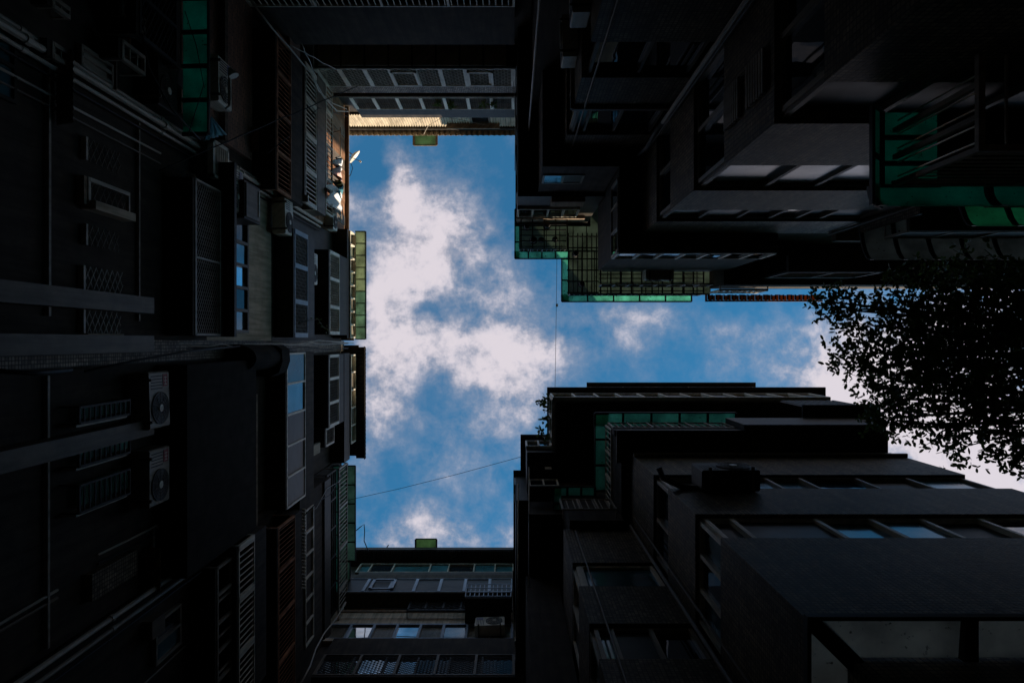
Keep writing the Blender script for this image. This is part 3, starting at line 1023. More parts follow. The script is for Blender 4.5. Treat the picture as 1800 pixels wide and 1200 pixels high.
window(SB, 'B', 8.04, 18.44, 19.44, up('B', 570, 18.9), up('B', 903, 18.9), ['glass_dull', 'glass_sky', 'glass_curtain', 'glass_sky', 'glass_curtain', 'glass_mid', 'glass_curtain', 'glass_frost'], 'alu_blue', fw=.07, recess=.08)
fb('B', 'sill', 'plaster_pale', SB, (-5.1, .26), (7.98, 8.09), (18.22, 18.38))
cage(SB, 'B', 7.55, DS, 15.5, 16.5, up('B', 560, 16), up('B', 905, 16), 'mesh', 17.4, 'sheet_grey', bar='sheet_dark', n=5, s=.10, t=.010, body='render_black', mullion=.06)
window(SB, 'B', 7.60, 15.52, 16.46, up('B', 560, 16), up('B', 905, 16), ['glass_sky', 'glass_sky', 'glass_sky', 'glass_dark', 'glass_dull', 'glass_dark'], 'sheet_dark')
# barred box cage above the air conditioner
e_ = empty('window_cage', SB)
a, b = up('B', 822, 20.6), up('B', 898, 20.6)
fb('B', 'floor', 'sheet_dark', e_, (a, b), (7.30, 8.09), (19.45, 19.50))
mbh = MB()
for k in range(11):
    c = a + (b - a) * k / 10
    mbh.box(*ext('B', (c - .012, c + .012), (7.28, 7.30), (19.51, 20.5)))
for k in range(4):
    c = 19.52 + .32 * k
    mbh.box(*ext('B', (a, b), (7.265, 7.279), (c - .015, c + .015)))
mbh.build('grid', 'alu_blue', e_)
fb('B', 'side', 'sheet_dark', e_, (a, a + .02), (7.32, 8.09), (19.51, 20.5))
fb('B', 'side', 'sheet_dark', e_, (b - .02, b), (7.32, 8.09), (19.51, 20.5))
for k in range(3):
    fb('B', 'storage_box', ('box_paper', 'alu_white', 'pot_dark')[k], e_, (a + .15 + k * .4, a + .42 + k * .4), (7.5, 7.9), (19.52, 19.8 + .05 * k))

# ---- smaller fittings that crowd the long wall: sloping sheet awnings, dark windows, rails, conduits, meter boxes
rf = random.Random(41)
spots = [(HU, -7.2, -3.5, 6.2, 10.8), (HM, -3.1, -2.7, 6.2, 10.6), (HN, 1.5, 3.6, 6.2, 8.2), (HN, 2.6, 3.6, 10.0, 10.5), (HS, 4.0, 7.8, 6.4, 12.0), (HU, -7.0, -3.9, 13.0, 14.2), (HS, 4.2, 7.6, 13.9, 14.5)]
for hs, a, b, h0, h1 in spots:
    nn = max(2, int((b - a) * (h1 - h0) / 2.4))
    for k in range(nn):
        u = rf.uniform(a, b)
        h = rf.uniform(h0, h1)
        w_ = rf.uniform(.35, 1.0)
        if u + w_ > b + .1:
            u = b + .1 - w_
        kind = k % 4
        if kind == 0:
            corrugated('awning', rf.choice(['sheet_grey', 'sheet_dark', 'sheet_rustbrown']), hs, pt('L', u, 5.22, h), (0, w_, 0), (-.27, 0, .10), (0, 0, 1), .07, .015)
        elif kind == 1:
            window(hs, 'L', 5.46, h, h + rf.uniform(.5, .9), u, u + w_, [rf.choice(['glass_dull', 'glass_dark', 'glass_teal']) for _ in range(2)], rf.choice(['sheet_grey', 'sheet_dark', 'alu_grey']), fw=.04, recess=.03)
        elif kind == 2:
            fb('L', 'rail', rf.choice(['alu_grey', 'sheet_grey', 'bar_rust']), hs, (u, u + w_), (5.36, 5.39), (h, h + .03))
            fb('L', 'rail_bracket', 'sheet_dark', hs, (u + .02, u + .05), (5.39, 5.5), (h, h + .025))
        else:
            fb('L', 'meter_box', rf.choice(['sheet_grey', 'sheet_dark']), hs, (u, u + .28), (5.34, 5.5), (h, h + .38))
    for k in range(2):
        u = rf.uniform(a, b)
        mb_ = MB().tube([pt('L', u, 5.46, h0 - 1), pt('L', u + rf.uniform(-.03, .03), 5.45, (h0 + h1) / 2), pt('L', u, 5.46, h1)], rf.uniform(.012, .025), 6)
        mb_.build('conduit', rf.choice(['sheet_grey', 'rubber_black', 'pvc_grey']), hs)
# ================================================================== NORTH-EAST BUILDING (tiled, stepped, corner windows)
NE = thing('apartment_building', 'dark mosaic tiled block with corner windows and green curved canopies', 'building', 'apartment blocks round the courtyard')


def blk(B, name, mat, x0, x1, y0, y1, H0, H1):
    return ubox(name, (x0, y0, H0 + CZ), (x1, y1, H1 + CZ), mat, B)


# main corner block: tiled bands, window bands set back
REC = .07
ne_bands = [(-CZ, 5.88, 0), (5.88, 7.0, 1), (7.0, 8.66, 0), (8.66, 10.1, 1), (10.1, 11.6, 0), (11.6, 12.7, 1), (12.7, 14.1, 0)]
for h0, h1, w_ in ne_bands:
    r_ = REC + .09 if w_ else 0
    blk(NE, 'window_band' if w_ else 'tiled_band', 'render_black' if w_ else 'tile_grey', 2.69 + r_, 6.56, -13, -2.23 - r_, h0 + .001, h1 - .001)
window(NE, 'T', 2.23 + REC, 5.9, 6.98, 2.75, 6.5, ['glass_dull'] * 4, 'sheet_grey', fw=.06, recess=.06)
window(NE, 'T', 2.23 + REC, 8.68, 10.08, 2.77, 6.5, ['glass_frost', 'glass_frost', 'glass_curtain', 'glass_dull'], 'sheet_grey', fw=.06, recess=.06, cols=[2.77, 3.72, 4.45, 5.4, 6.5])
window(NE, 'T', 2.23 + REC, 11.62, 12.68, 2.77, 6.5, ['glass_frost', 'glass_curtain', 'glass_dull', 'glass_sky', 'glass_dull', 'glass_dull'], 'sheet_grey', fw=.06, recess=.06, cols=[2.77, 3.45, 4.15, 4.75, 5.25, 5.7, 6.5])
for h0, h1 in ((5.9, 6.98), (8.68, 10.08), (11.62, 12.68)):
    window(NE, 'R', 2.69 + REC, h0, h1, -3.86, -2.32, ['glass_dark', 'glass_dark'], 'alu_grey', fw=.06, recess=.06)
# louvred shutters on the side wall
for h0 in (7.2, 8.0):
    e_ = empty('louvre', NE)
    for k in range(7):
        fb('R', 'slat', 'alu_grey', e_, (-3.1, -2.62), (2.64, 2.68), (h0 + k * .08, h0 + .045 + k * .08))

# recessed stair block
st_bands = [(-CZ, 8.9, 0), (8.9, 10.1, 1), (10.1, 11.4, 0), (11.4, 12.9, 1), (12.9, 13.85, 0)]
for h0, h1, w_ in st_bands:
    r_ = .16 if w_ else 0
    blk(NE, 'window_band' if w_ else 'tiled_band', 'render_black' if w_ else 'tile_warm', 1.03 + r_, 2.68, -13, -3.9 - r_, h0 + .001, h1 - .001)
window(NE, 'T', 3.97, 8.92, 10.08, 1.12, 2.6, ['glass_dark', 'glass_dark'], 'sheet_grey', recess=.06)
window(NE, 'T', 3.97, 11.42, 12.88, 1.12, 2.6, ['glass_teal', 'glass_dark', 'glass_dark'], 'sheet_grey', recess=.06, cols=[1.12, 1.35, 1.9, 2.6])
window(NE, 'R', 1.10, 11.42, 12.88, -5.2, -3.98, ['glass_dark', 'glass_frost'], 'alu_grey', recess=.06)
fb('T', 'ledge', 'sheet_grey', NE, (1.0, 2.68), (3.84, 3.899), (11.30, 11.38))
fb('R', 'ledge', 'sheet_grey', NE, (-5.5, -3.85), (.97, 1.029), (11.30, 11.38))
# west wing
blk(NE, 'west_wing', 'render_black', .47, 1.02, -13, -5.5, -CZ, 16.3)
# upper floors
blk(NE, 'upper_floor', 'render_black', .62, 2.18, -13, -3.55, 13.86, 16.28)
blk(NE, 'upper_floor', 'sheet_dark', .14, 2.2, -13, -3.46, 16.3, 20.0)
blk(NE, 'upper_floor', 'sheet_dark', .22, 2.2, -13, -4.3, 20.09, 25.3)  # unseen raised storey, added to throw shade on the north wall
blk(NE, 'roof', 'sheet_dark', .10, 2.3, -13, -3.38, 20.02, 20.08)
window(NE, 'T', 3.55, 14.5, 15.25, .66, 1.55, ['glass_mid', 'glass_dull'], 'alu_grey', recess=-.03)
fb('T', 'panel', 'concrete', NE, (.95, 1.75), (3.34, 3.459), (16.35, 16.95))
window(NE, 'T', 3.40, 17.5, 18.6, .14, 1.75, ['glass_dark'] * 4, 'alu_white', recess=.05)
fb('T', 'panel', 'concrete', NE, (.12, 2.0), (3.37, 3.459), (18.75, 19.2))
window(NE, 'R', .13, 17.0, 18.4, -6.9, -3.7, ['glass_dark'] * 4, 'alu_grey', recess=.0)
# enclosed fifth floor
blk(NE, 'upper_floor', 'render_black', 2.22, 5.5, -13, -1.97, 14.11, 17.5)
cage(NE, 'T', 1.82, 1.96, 14.2, 15.1, 2.2, 5.5, 'panes', 17.45, 'alu_white', n=7, panes=['glass_dark'] * 7, body='render_black', mullion=.05, fw=.03)
cage(NE, 'R', 2.19, 2.21, 14.2, 15.1, -3.4, -1.84, 'panes', 17.45, 'alu_grey', n=3, panes=['glass_dark'] * 3, body='render_black', mullion=.05, fw=.03, floor=False)
# unseen storeys, added set back only to cast shade
blk(NE, 'shade_storey', 'tile_warm', 2.6, 14, -13, -3.4, 17.52, 22.5)
# rooftop terrace: olive sheet roof on a black grid, green rim
ZC = 20.2
rim = [('R', -3.9, -2.45, .085, .22, 3), ('T', .085, 1.68, 2.44, 2.66, 4), ('R', -2.43, -1.18, 1.465, 1.68, 2), ('T', 1.465, 5.3, 1.17, 1.38, 5)]
for side, a, b, d0, d1, n in rim:
    canopy(NE, side, a, b, d0, d1, ZC, .03, n, 'fibre_green', 'bar_black', ribw=.04)
canopy(NE, 'T', .22, 2.6, 2.665, 4.25, ZC + .01, 0, 6, 'fibre_olive', 'bar_black', ribw=.02)
canopy(NE, 'T', 1.68, 5.85, 1.39, 2.66, ZC + .015, 0, 11, 'fibre_olive', 'bar_black', ribw=.02)
# black grid shelf of the terrace
e_ = empty('terrace_grid', NE)
ZG = 18.9
for k in range(6):
    y = -3.4 + k * .155
    ubox('bar', (.2, y - .014, ZG + CZ), (1.5, y + .014, ZG + CZ + .028), 'bar_black', e_)
for k in range(5):
    x = .25 + k * .32
    ubox('bar', (x - .016, -3.42, ZG + CZ - .03), (x + .016, -2.55, ZG + CZ - .002), 'bar_black', e_)
for k in range(7):
    x = 1.56 + k * .13
    ubox('bar', (x - .014, -3.0, ZG + CZ), (x + .014, -1.3, ZG + CZ + .028), 'bar_black', e_)
for k in range(6):
    y = -2.9 + k * .31
    ubox('bar', (1.52, y - .016, ZG + CZ - .03), (2.4, y + .016, ZG + CZ - .002), 'bar_black', e_)
for k in range(5):
    y = -1.86 + k * .115
    ubox('bar', (2.4, y - .013, ZG + CZ), (5.3, y + .013, ZG + CZ + .026), 'bar_black', e_)
for k in range(11):
    x = 2.45 + k * .285
    ubox('bar', (x - .018, -2.0, ZG + CZ - .03), (x + .018, -1.3, ZG + CZ - .002), 'bar_black', e_)
# railings hanging at the edge of the shelf
cage(NE, 'T', 1.30, 1.9, 18.95, 19.5, 1.6, 5.3, 'vbars', None, 'bar_black', n=8, s=.16, t=.02, floor=False, ends=False, fw=.03)
cage(NE, 'T', 1.46, 1.9, 17.6, 18.2, 2.3, 5.2, 'panes', None, 'alu_grey', n=8, panes=['glass_dark'] * 8, body='sheet_dark', floor=False, ends=False, fw=.03)
blk(NE, 'terrace_wall', 'sheet_dark', 2.45, 5.4, -1.95, -1.9, 17.55, 18.6)
cage(NE, 'T', 2.56, 3.3, 18.95, 19.5, .2, 1.5, 'vbars', None, 'bar_black', n=4, s=.12, t=.016, floor=False, ends=False, fw=.03)
# orange sheet roof further along, with its bars
e_ = empty('orange_roof', NE)
for k in range(29):
    x = 5.36 + k * .11
    ubox('slat', (x, -1.30 + .01 * (k % 3), 18.94 + CZ), (x + .055 + .012 * (k % 2), -1.14 + .012 * ((k * 5) % 4), 18.965 + CZ), 'fibre_orange', e_)
    ubox('batten', (x + .07, -1.30, 18.95 + CZ), (x + .108, -1.15, 18.972 + CZ), 'sheet_dark', e_)
fb('T', 'roof_lip', 'sheet_rustbrown', NE, (5.35, 8.6), (1.10, 1.14), (18.88, 18.93))
cage(NE, 'T', 1.30, 1.44, 17.6, 18.5, 5.35, 6.6, 'vbars', None, 'alu_white', n=2, s=.14, t=.02, floor=False, ends=True)
cage(NE, 'T', 1.6, 2.0, 15.9, 17.1, 6.4, 8.6, 'mesh', 17.5, 'bar_black', bar='alu_grey', n=2, s=.10, t=.01, body='render_black')
blk(NE, 'upper_floor', 'render_black', 5.52, 14, -13, -2.5, 14.12, 17.5)
blk(NE, 'roof_floor', 'render_black', 5.45, 14, -13, -1.45, 17.56, 18.85)
blk(NE, 'sky_blocker', 'tile_warm', 24, 32, -13, 20, -CZ, 16)  # unseen blocks added past the tree to cut low sky light in the lane
blk(NE, 'sky_blocker', 'tile_warm', 14.01, 23.99, -13, -8, -CZ, 16)
# eastern part: wall further back, bent canopies in front
blk(NE, 'tiled_band', 'tile_grey', 6.57, 14, -13, -3.1, -CZ, 14.1)
# low cage on the main wall under the big bent teal canopy
curved_canopy(NE, 'T', 3.47, 8.0, 1.27, 1.50, 6.62, .22, 4, 'fibre_deep', 'bar_black')
canopy(NE, 'T', 3.57, 4.15, 1.505, 2.22, 6.63, 0, 1, 'fibre_deep', 'bar_black', ribw=.05)
blk(NE, 'canopy_slab', 'sheet_dark', 4.16, 8.0, -2.22, -1.505, 6.61, 6.66)
fb('T', 'canopy_rib', 'bar_black', NE, (3.57, 4.15), (1.70, 1.74), (6.58, 6.625))
fb('T', 'canopy_rib', 'bar_black', NE, (3.57, 4.15), (1.95, 1.99), (6.58, 6.625))
canopy(NE, 'R', -2.22, -1.29, 3.40, 3.56, 6.60, .16, 2, 'fibre_deep', 'bar_black')
e_ = empty('balcony_cage', NE)
X0, X1, Y0, Y1, B0, B1 = 3.60, 8.0, -2.2, -1.48, 5.27, 6.42
mbh = MB()
for (x, y) in ((X0, Y1), (X0, Y1 - .25), (X0, Y1 - .5), (X1, Y1), (4.7, Y1), (5.8, Y1), (6.9, Y1)):
    mbh.box((x - .022, y - .022, B0 + CZ), (x + .022, y + .022, B1 + CZ))
mbh.box((X0 - .03, Y1 - .025, B0 + CZ - .05), (X1, Y1 + .025, B0 + CZ - .001))
mbh.box((X0 - .03, Y0, B0 + CZ - .05), (X0 + .02, Y1 - .026, B0 + CZ - .001))
mbh.box((X0 - .03, Y1 - .025, B1 + CZ - .04), (X1, Y1 + .025, B1 + CZ))
mbh.build('frame', 'alu_grey', e_)
for k in range(5):
    y = Y1 - .06 - k * .13
    ubox('bar', (X0 - .006, y - .006, B0 + CZ), (X0 + .006, y + .006, B1 + CZ - .05), 'bar_shiny', e_)
for k in range(9):
    h = B0 + .12 + k * .12
    ubox('bar', (X0, Y1 - .007, h + CZ), (X1, Y1 + .007, h + CZ + .012), 'bar_shiny', e_)
for k in range(12):
    x = X0 + .2 + k * .36
    ubox('bar', (x - .008, Y0, B0 + CZ - .03), (x + .008, Y1 - .03, B0 + CZ - .012), 'alu_grey', e_)
# the canopies of the upper floors beyond the corner
curved_canopy(NE, 'T', 6.6, 10.6, 1.65, 3.05, 10.2, .42, 6, 'fibre_bright', 'bar_black')
cage(NE, 'T', 1.9, 3.08, 8.9, 9.7, 6.7, 10.4, 'hbars', None, 'alu_grey', n=4, s=.16, t=.02, body='render_black', fw=.04)
curved_canopy(NE, 'T', 6.6, 12.2, 1.5, 3.05, 13.05, .5, 9, 'fibre_smoke', 'bar_black')
blk(NE, 'side_panel', 'tile_warm', 6.575, 6.62, -3.09, -2.05, 11.0, 12.9)
cage(NE, 'T', 1.85, 3.08, 11.6, 12.3, 6.7, 11.5, 'panes', None, 'alu_grey', n=6, panes=['glass_dull'] * 6, body='render_black', fw=.04)
fb('T', 'beam', 'concrete_dark', NE, (6.6, 12), (2.05, 3.08), (13.9, 14.1))
# drain pipes and conduits on the tiled walls
for (sd, u, D, r0, h0, h1) in (('T', 6.50, 2.19, .03, 2, 14), ('R', -3.75, 2.65, .02, 3, 14), ('T', 1.2, 3.86, .018, 5, 13.8)):
    MB().tube([pt(sd, u, D, h) for h in (h0, (h0 + h1) / 2, h1)], r0, 6).build('conduit', 'sheet_grey', NE)

# ================================================================== SOUTH-EAST BUILDING (mirror neighbour across the lane)
SE = thing('apartment_building', 'dark tiled block with aluminium corner windows under black enclosed roof floors', 'building', 'apartment blocks round the courtyard')
se_bands = [(-CZ, 8.28, 0), (8.28, 9.42, 1), (9.42, 11.07, 0), (11.07, 12.2, 1), (12.2, 14.6, 0)]
for h0, h1, w_ in se_bands:
    r_ = REC + .09 if w_ else 0
    blk(SE, 'window_band' if w_ else 'tiled_band', 'render_black' if w_ else 'tile_grey', 2.53 + r_, 8.1, 2.38 + r_, 13, h0 + .001, h1 - .001)
window(SE, 'B', 2.38 + REC, 8.30, 9.40, 2.62, 8.0, ['glass_dull', 'glass_dull', 'glass_teal', 'glass_teal', 'glass_dull', 'glass_dark', 'glass_dull'], 'alu_white', fw=.06, recess=.06,
       cols=[2.62, 3.0, 4.15, 4.9, 5.6, 6.4, 7.2, 8.0])
window(SE, 'B', 2.38 + REC, 11.09, 12.18, 2.62, 8.0, ['glass_dull', 'glass_teal', 'glass_teal', 'glass_dark', 'glass_dull', 'glass_teal'], 'alu_grey', fw=.05, recess=.06,
       cols=[2.62, 3.9, 4.5, 5.1, 6.1, 7.0, 8.0])
window(SE, 'R', 2.53 + REC, 8.30, 9.40, 2.46, 3.86, ['glass_teal', 'glass_dark', 'glass_teal'], 'alu_white', fw=.06, recess=.06)
window(SE, 'R', 2.53 + REC, 11.09, 12.18, 2.46, 3.86, ['glass_dark', 'glass_dark'], 'alu_grey', fw=.06, recess=.06)
sr_bands = [(-CZ, 8.4, 0), (8.4, 9.45, 1), (9.45, 10.9, 0), (10.9, 12.05, 1), (12.05, 14.2, 0)]
for h0, h1, w_ in sr_bands:
    r_ = .16 if w_ else 0
    blk(SE, 'window_band' if w_ else 'tiled_band', 'render_black' if w_ else 'tile_warm', 1.07 + r_, 2.52, 3.9 + r_, 13, h0 + .001, h1 - .001)
window(SE, 'B', 3.97, 8.42, 9.43, 1.12, 2.48, ['glass_teal', 'glass_dull', 'glass_dark'], 'alu_grey', fw=.06, recess=.06, cols=[1.12, 1.36, 1.9, 2.48])
window(SE, 'B', 3.97, 10.92, 12.03, 1.12, 2.48, ['glass_teal', 'glass_teal'], 'alu_white', fw=.07, recess=.06, cols=[1.12, 1.2, 2.48])
window(SE, 'R', 1.10, 10.92, 12.03, 4.0, 5.3, ['glass_mid', 'glass_dull'], 'alu_white', fw=.05, recess=.06)
window(SE, 'R', 1.10, 8.42, 9.43, 4.0, 5.3, ['glass_frost', 'glass_teal'], 'alu_grey', fw=.05, recess=.06)
blk(SE, 'west_wing', 'render_black', .32, 1.06, 5.5, 13, -CZ, 16.0)
# pale sheet canopy round the corner low down
e_ = empty('corner_canopy', SE)


def flat(pts, name, mat, z0, z1):
    mb = MB()
    mb.prism(pts, lambda a, b, w: (a, b, w + CZ), z0, z1)
    return mb.build(name, mat, e_)


flat([(2.31, 2.06), (3.38, 2.06), (3.36, 2.372), (2.62, 2.372)], 'panel', 'fibre_pale', 5.13, 5.142)
for k in range(3):
    flat([(3.45 + 1.1 * k, 2.06), (4.48 + 1.1 * k, 2.06), (4.48 + 1.1 * k, 2.372), (3.43 + 1.1 * k, 2.372)], 'panel', 'fibre_pale', 5.131 + .002 * k, 5.143 + .002 * k)
for k in range(3):
    flat([(2.21, 2.15 if k == 0 else 2.2 + 1.1 * k), (2.21, 3.2 + 1.1 * k), (2.522, 3.2 + 1.1 * k), (2.522, 2.46 if k == 0 else 2.2 + 1.1 * k)], 'panel', 'fibre_pale', 5.13, 5.142)
flat([(2.19, 2.04), (6.75, 2.04), (6.75, 2.07), (2.30, 2.07), (2.62, 2.376), (2.526, 2.376), (2.526, 2.46), (2.22, 2.16), (2.22, 5.4), (2.19, 5.4)], 'frame', 'sheet_dark', 5.06, 5.126)
for k in range(4):
    x = 3.37 + 1.1 * k
    flat([(x, 2.071), (x + .09, 2.071), (x + .09, 2.374), (x - .02, 2.374)], 'rib', 'sheet_dark', 5.06, 5.126)
    y = 3.21 + 1.0 * k
    flat([(2.221, y), (2.524, y), (2.524, y + .08), (2.221, y + .08)], 'rib', 'sheet_dark', 5.06, 5.126)
# conduits on the tiled faces
for (sd, u, D, r0, h0, h1) in (('R', 3.6, 2.50, .018, 2, 14), ('B', 1.3, 3.87, .016, 3, 14)):
    MB().tube([pt(sd, u, D, h) for h in (h0, (h0 + h1) / 2, h1)], r0, 6).build('conduit', 'sheet_grey', SE)
# ledge and slanting cap on the east end
fb('B', 'ledge', 'sheet_grey', SE, (2.5, 8.12), (2.3, 2.379), (14.0, 14.06))
# enclosed fifth floor: cages with bars under green canopies
blk(SE, 'upper_floor', 'render_black', 2.34, 6.9, 2.05, 13, 14.61, 18.2)
blk(SE, 'upper_floor', 'render_black', 1.2, 2.33, 3.72, 13, 14.21, 18.2)
blk(SE, 'soffit', 'sheet_dark', 2.24, 8.05, 1.9, 2.6, 14.61, 14.69)
blk(SE, 'balcony_wall', 'sheet_dark', 5.0, 8.06, 1.79, 2.3, 14.7, 16.0)
cage(SE, 'B', 1.90, 2.05, 15.15, 16.05, 2.24, 4.95, 'vbars', None, 'alu_grey', n=6, s=.15, t=.018, body='render_black', floor=False, fw=.035)
cage(SE, 'R', 2.19, 2.33, 15.15, 16.05, 1.95, 3.7, 'vbars', None, 'alu_white', n=3, s=.12, t=.018, body='render_black', floor=False, fw=.035)
blk(SE, 'balcony_wall', 'render_black', 2.205, 4.99, 1.915, 2.04, 14.7, 15.12)
cage(SE, 'B', 3.5, 3.71, 14.3, 15.2, 1.05, 2.2, 'vbars', None, 'alu_grey', n=3, s=.14, t=.018, body='render_black', floor=False, fw=.035)
canopy(SE, 'B', 2.0, 5.4, 1.72, 2.04, 16.5, .02, 5, 'fibre_green', 'bar_black', ribw=.05)
canopy(SE, 'R', 1.74, 3.6, 2.0, 2.33, 16.49, .02, 3, 'fibre_green', 'bar_black', ribw=.05)
canopy(SE, 'B', 1.0, 2.0, 3.5, 3.71, 16.48, .02, 3, 'fibre_green', 'bar_black', ribw=.05)
canopy(SE, 'R', 3.5, 4.3, 1.0, 1.19, 16.47, .02, 2, 'fibre_green', 'bar_black', ribw=.05)
# roof floor with its window strips
blk(SE, 'roof_floor', 'sheet_dark', 1.18, 8.6, 1.62, 13, 18.3, 20.0)
window(SE, 'B', 1.52, 18.42, 19.75, 1.1, 8.6, ['glass_dull'] * 12, 'alu_white', fw=.045, recess=.08)
window(SE, 'R', 1.09, 18.42, 19.75, 1.56, 3.6, ['glass_dark'] * 4, 'alu_white', fw=.045, recess=.08)
blk(SE, 'roof', 'sheet_dark', 1.05, 9.4, 1.37, 13, 20.45, 20.52)
blk(SE, 'roof', 'sheet_dark', 2.3, 7.5, 1.26, 13, 21.0, 21.06)
window(SE, 'B', 1.42, 20.55, 20.95, 2.4, 7.4, ['glass_dark'] * 5, 'alu_white', fw=.045, recess=.1)
corrugated('sheet_wall', 'sheet_dark', SE, (7.1, 1.6, 16.3 + CZ), (1.5, 0, 0), (0, 0, 1.9), (0, -1, 0), .16, .03)
blk(SE, 'roof', 'sheet_dark', 6.9, 8.75, 1.5, 2.3, 16.2, 16.26)
# west parts of the roof floor
blk(SE, 'roof_floor', 'sheet_dark', .40, 1.17, 2.95, 13, 18.2, 20.0)
window(SE, 'B', 2.86, 18.6, 19.6, .38, 1.1, ['glass_dark'] * 2, 'alu_white', fw=.045, recess=.07)
blk(SE, 'roof', 'sheet_dark', .25, 1.2, 2.74, 13, 20.1, 20.16)
blk(SE, 'roof_floor', 'sheet_dark', .10, .399, 3.95, 13, 17.0, 20.0)
window(SE, 'R', .09, 18.6, 19.6, 3.9, 4.4, ['glass_frost'], 'alu_grey', fw=.04, recess=.0)
blk(SE, 'roof', 'sheet_dark', .04, 1.2, 3.78, 13, 20.02, 20.08)
cage(SE, 'B', 3.55, 3.94, 16.9, 17.6, .42, 1.17, 'panes', None, 'alu_white', n=2, panes=['glass_dark'] * 2, body='sheet_dark', fw=.04)
blk(SE, 'upper_floor', 'render_black', .40, 1.19, 4.05, 13, 16.01, 18.19)
fb('B', 'paper_notice', 'box_paper', SE, (.86, 1.03), (3.3, 3.32), (17.7, 18.0))
# unseen blocks, added only to cast shade on the court walls and lane
blk(SE, 'sun_blocker', 'tile_warm', 8.11, 23.9, 9, 18, -CZ, 24)
blk(SE, 'shade_tower', 'tile_warm', 1.75, 5.6, 2.5, 9, 21.1, 24.0)
blk(SE, 'shade_tower', 'tile_warm', .45, 1.7, 4.2, 12, 20.2, 25.3)
blk(SE, 'shade_tower', 'tile_warm', 3.0, 5.95, 2.5, 4.0, 24.01, 27.5)
# ================================================================== AIR CONDITIONERS
acs = [
    ('L', 148, 11.95, 5.44, 'pale', 'air conditioner beside the dark green awning, fan facing the court', 'pale'),
    ('L', 148, 10.0, 5.48, 'teal', 'dim dark air conditioner hidden left of the dark green awning', 'dark'),
    ('L', 472, 17.55, 5.46, '', 'air conditioner hung below the upper lattice cage of the middle house', ''),
    ('L', 703, 9.72, 5.46, 'red', 'upper of two red-badged air conditioners beside the reflecting balcony house', 'red'),
    ('L', 836, 9.72, 5.46, 'red', 'lower of two red-badged air conditioners beside the reflecting balcony house', 'red'),
    ('L', 335, 12.55, 5.46, '', 'air conditioner under the diagonal pipes next to a dark box', 'pale'),
    ('L', 383, 15.35, 5.40, '', 'air conditioner high up against the diagonal pipes', ''),
]
for side, p, H, Db, mk, lab, m2 in acs:
    e = aircon(side, up(side, p, H + .3), Db, H, lab, m2, 1.0)
aircon('L', up('L', 384, 19.7), 5.36, 19.55, 'sunlit rooftop air conditioner beside the hanging laundry', '', .8)
aircon('B', up('B', 861, 18.6), 8.02, 18.6, 'air conditioner on the far block below the square barred cage', 'pale', 1.0)
aircon('B', 3.45, 2.36, 10.75, 'large black-looking air conditioner hanging on the tiled wall over the lane', 'dark', 1.12)
aircon('R', -4.75, 1.02, 10.6, 'lower window air conditioner on the narrow dark wall near top centre', 'pale', .8)
aircon('R', -4.62, 1.02, 8.9, 'topmost air conditioner in the picture on narrow dark wall', 'pale', .8)
aircon('T', up('T', 1456, 12.8), 3.08, 12.7, 'air conditioner under the grey curved canopy end of the lane', '', 1.1)
aircon('T', 3.9, 1.9, 18.0, 'small air conditioner box hung among the olive terrace bars', '', .9)
aircon('L', up('L', 705, 17.4), 5.46, 17.3, 'pale air conditioner in dark recess under the lattice cage', '', .62)

# louvred box and dark metal box by the pipes
lv = thing('vent_louvre', 'small louvred vent in white frame below the diagonal pipes', 'vent')
a, b = up('L', 258, 12.2), up('L', 322, 12.2)
mbv = MB()
for q, r_ in (((a, b), (11.7, 11.76)), ((a, b), (12.3, 12.36)), ((a, a + .06), (11.7, 12.36)), ((b - .06, b), (11.7, 12.36))):
    mbv.box(*ext('L', q, (5.12, 5.22), r_))
mbv.build('frame', 'alu_white', lv)
fb('L', 'case', 'sheet_grey', lv, (a + .01, b - .01), (5.2, 5.49), (11.72, 12.34))
for k in range(7):
    fb('L', 'slat', 'sheet_tan', lv, (a + .06, b - .06), (5.13, 5.19), (11.78 + k * .075, 11.82 + k * .075))
bx_ = thing('metal_box', 'black metal meter box beside the diagonal pipes', 'box')
fb('L', 'case', 'sheet_dark', bx_, (up('L', 322, 13.2), up('L', 388, 13.2)), (5.06, 5.49), (12.9, 13.7))
fb('L', 'door', 'sheet_grey', bx_, (up('L', 326, 13.2), up('L', 384, 13.2)), (5.035, 5.058), (12.95, 13.65))
fb('L', 'handle', 'alu_white', bx_, (up('L', 330, 13.2), up('L', 376, 13.2)), (5.02, 5.034), (13.55, 13.58))

# rounded duct of black sheet metal
dk = thing('exhaust_duct', 'black sheet metal exhaust duct with rounded hood on the long wall', 'duct')
prof = []
for k in range(13):
    a = math.pi * k / 12 - math.pi / 2
    prof.append((.34 + .34 * math.sin(a), .28 * math.cos(a) + .18))
prof = [(q[0] + .05, q[1]) for q in prof] + [(.73, 0.0), (.05, 0.0)]
MB().prism(prof, lambda p, q, w: (-5.49 + q * 1.35, p * .78 + .02, w + CZ), 13.0, 14.4).build('shaft', 'duct_black', dk)
hp = [(-5.49, .06), (-4.98, .08), (-4.86, .16), (-4.84, .42), (-4.92, .66), (-5.1, .74), (-5.49, .74)]
MB().prism(hp, lambda p, q, w: (p, q, w + CZ), 14.402, 14.9).build('hood', 'duct_black', dk)

# ================================================================== LAUNDRY, DISH, TARP ON THE WEST ROOF
ln = thing('drying_pole', 'steel drying pole with supports along the sunny rooftop terrace', 'pole')
mbp = MB().tube([pt('L', -6.3, 5.05, 20.1), pt('L', -3.5, 5.05, 20.1)], .018, 8)
mbp.build('pole', 'alu_white', ln)
for u in (-6.2, -3.6):
    MB().tube([pt('L', u, 5.05, 20.08), pt('L', u, 5.36, 20.3)], .014, 6).build('support', 'alu_grey', ln)


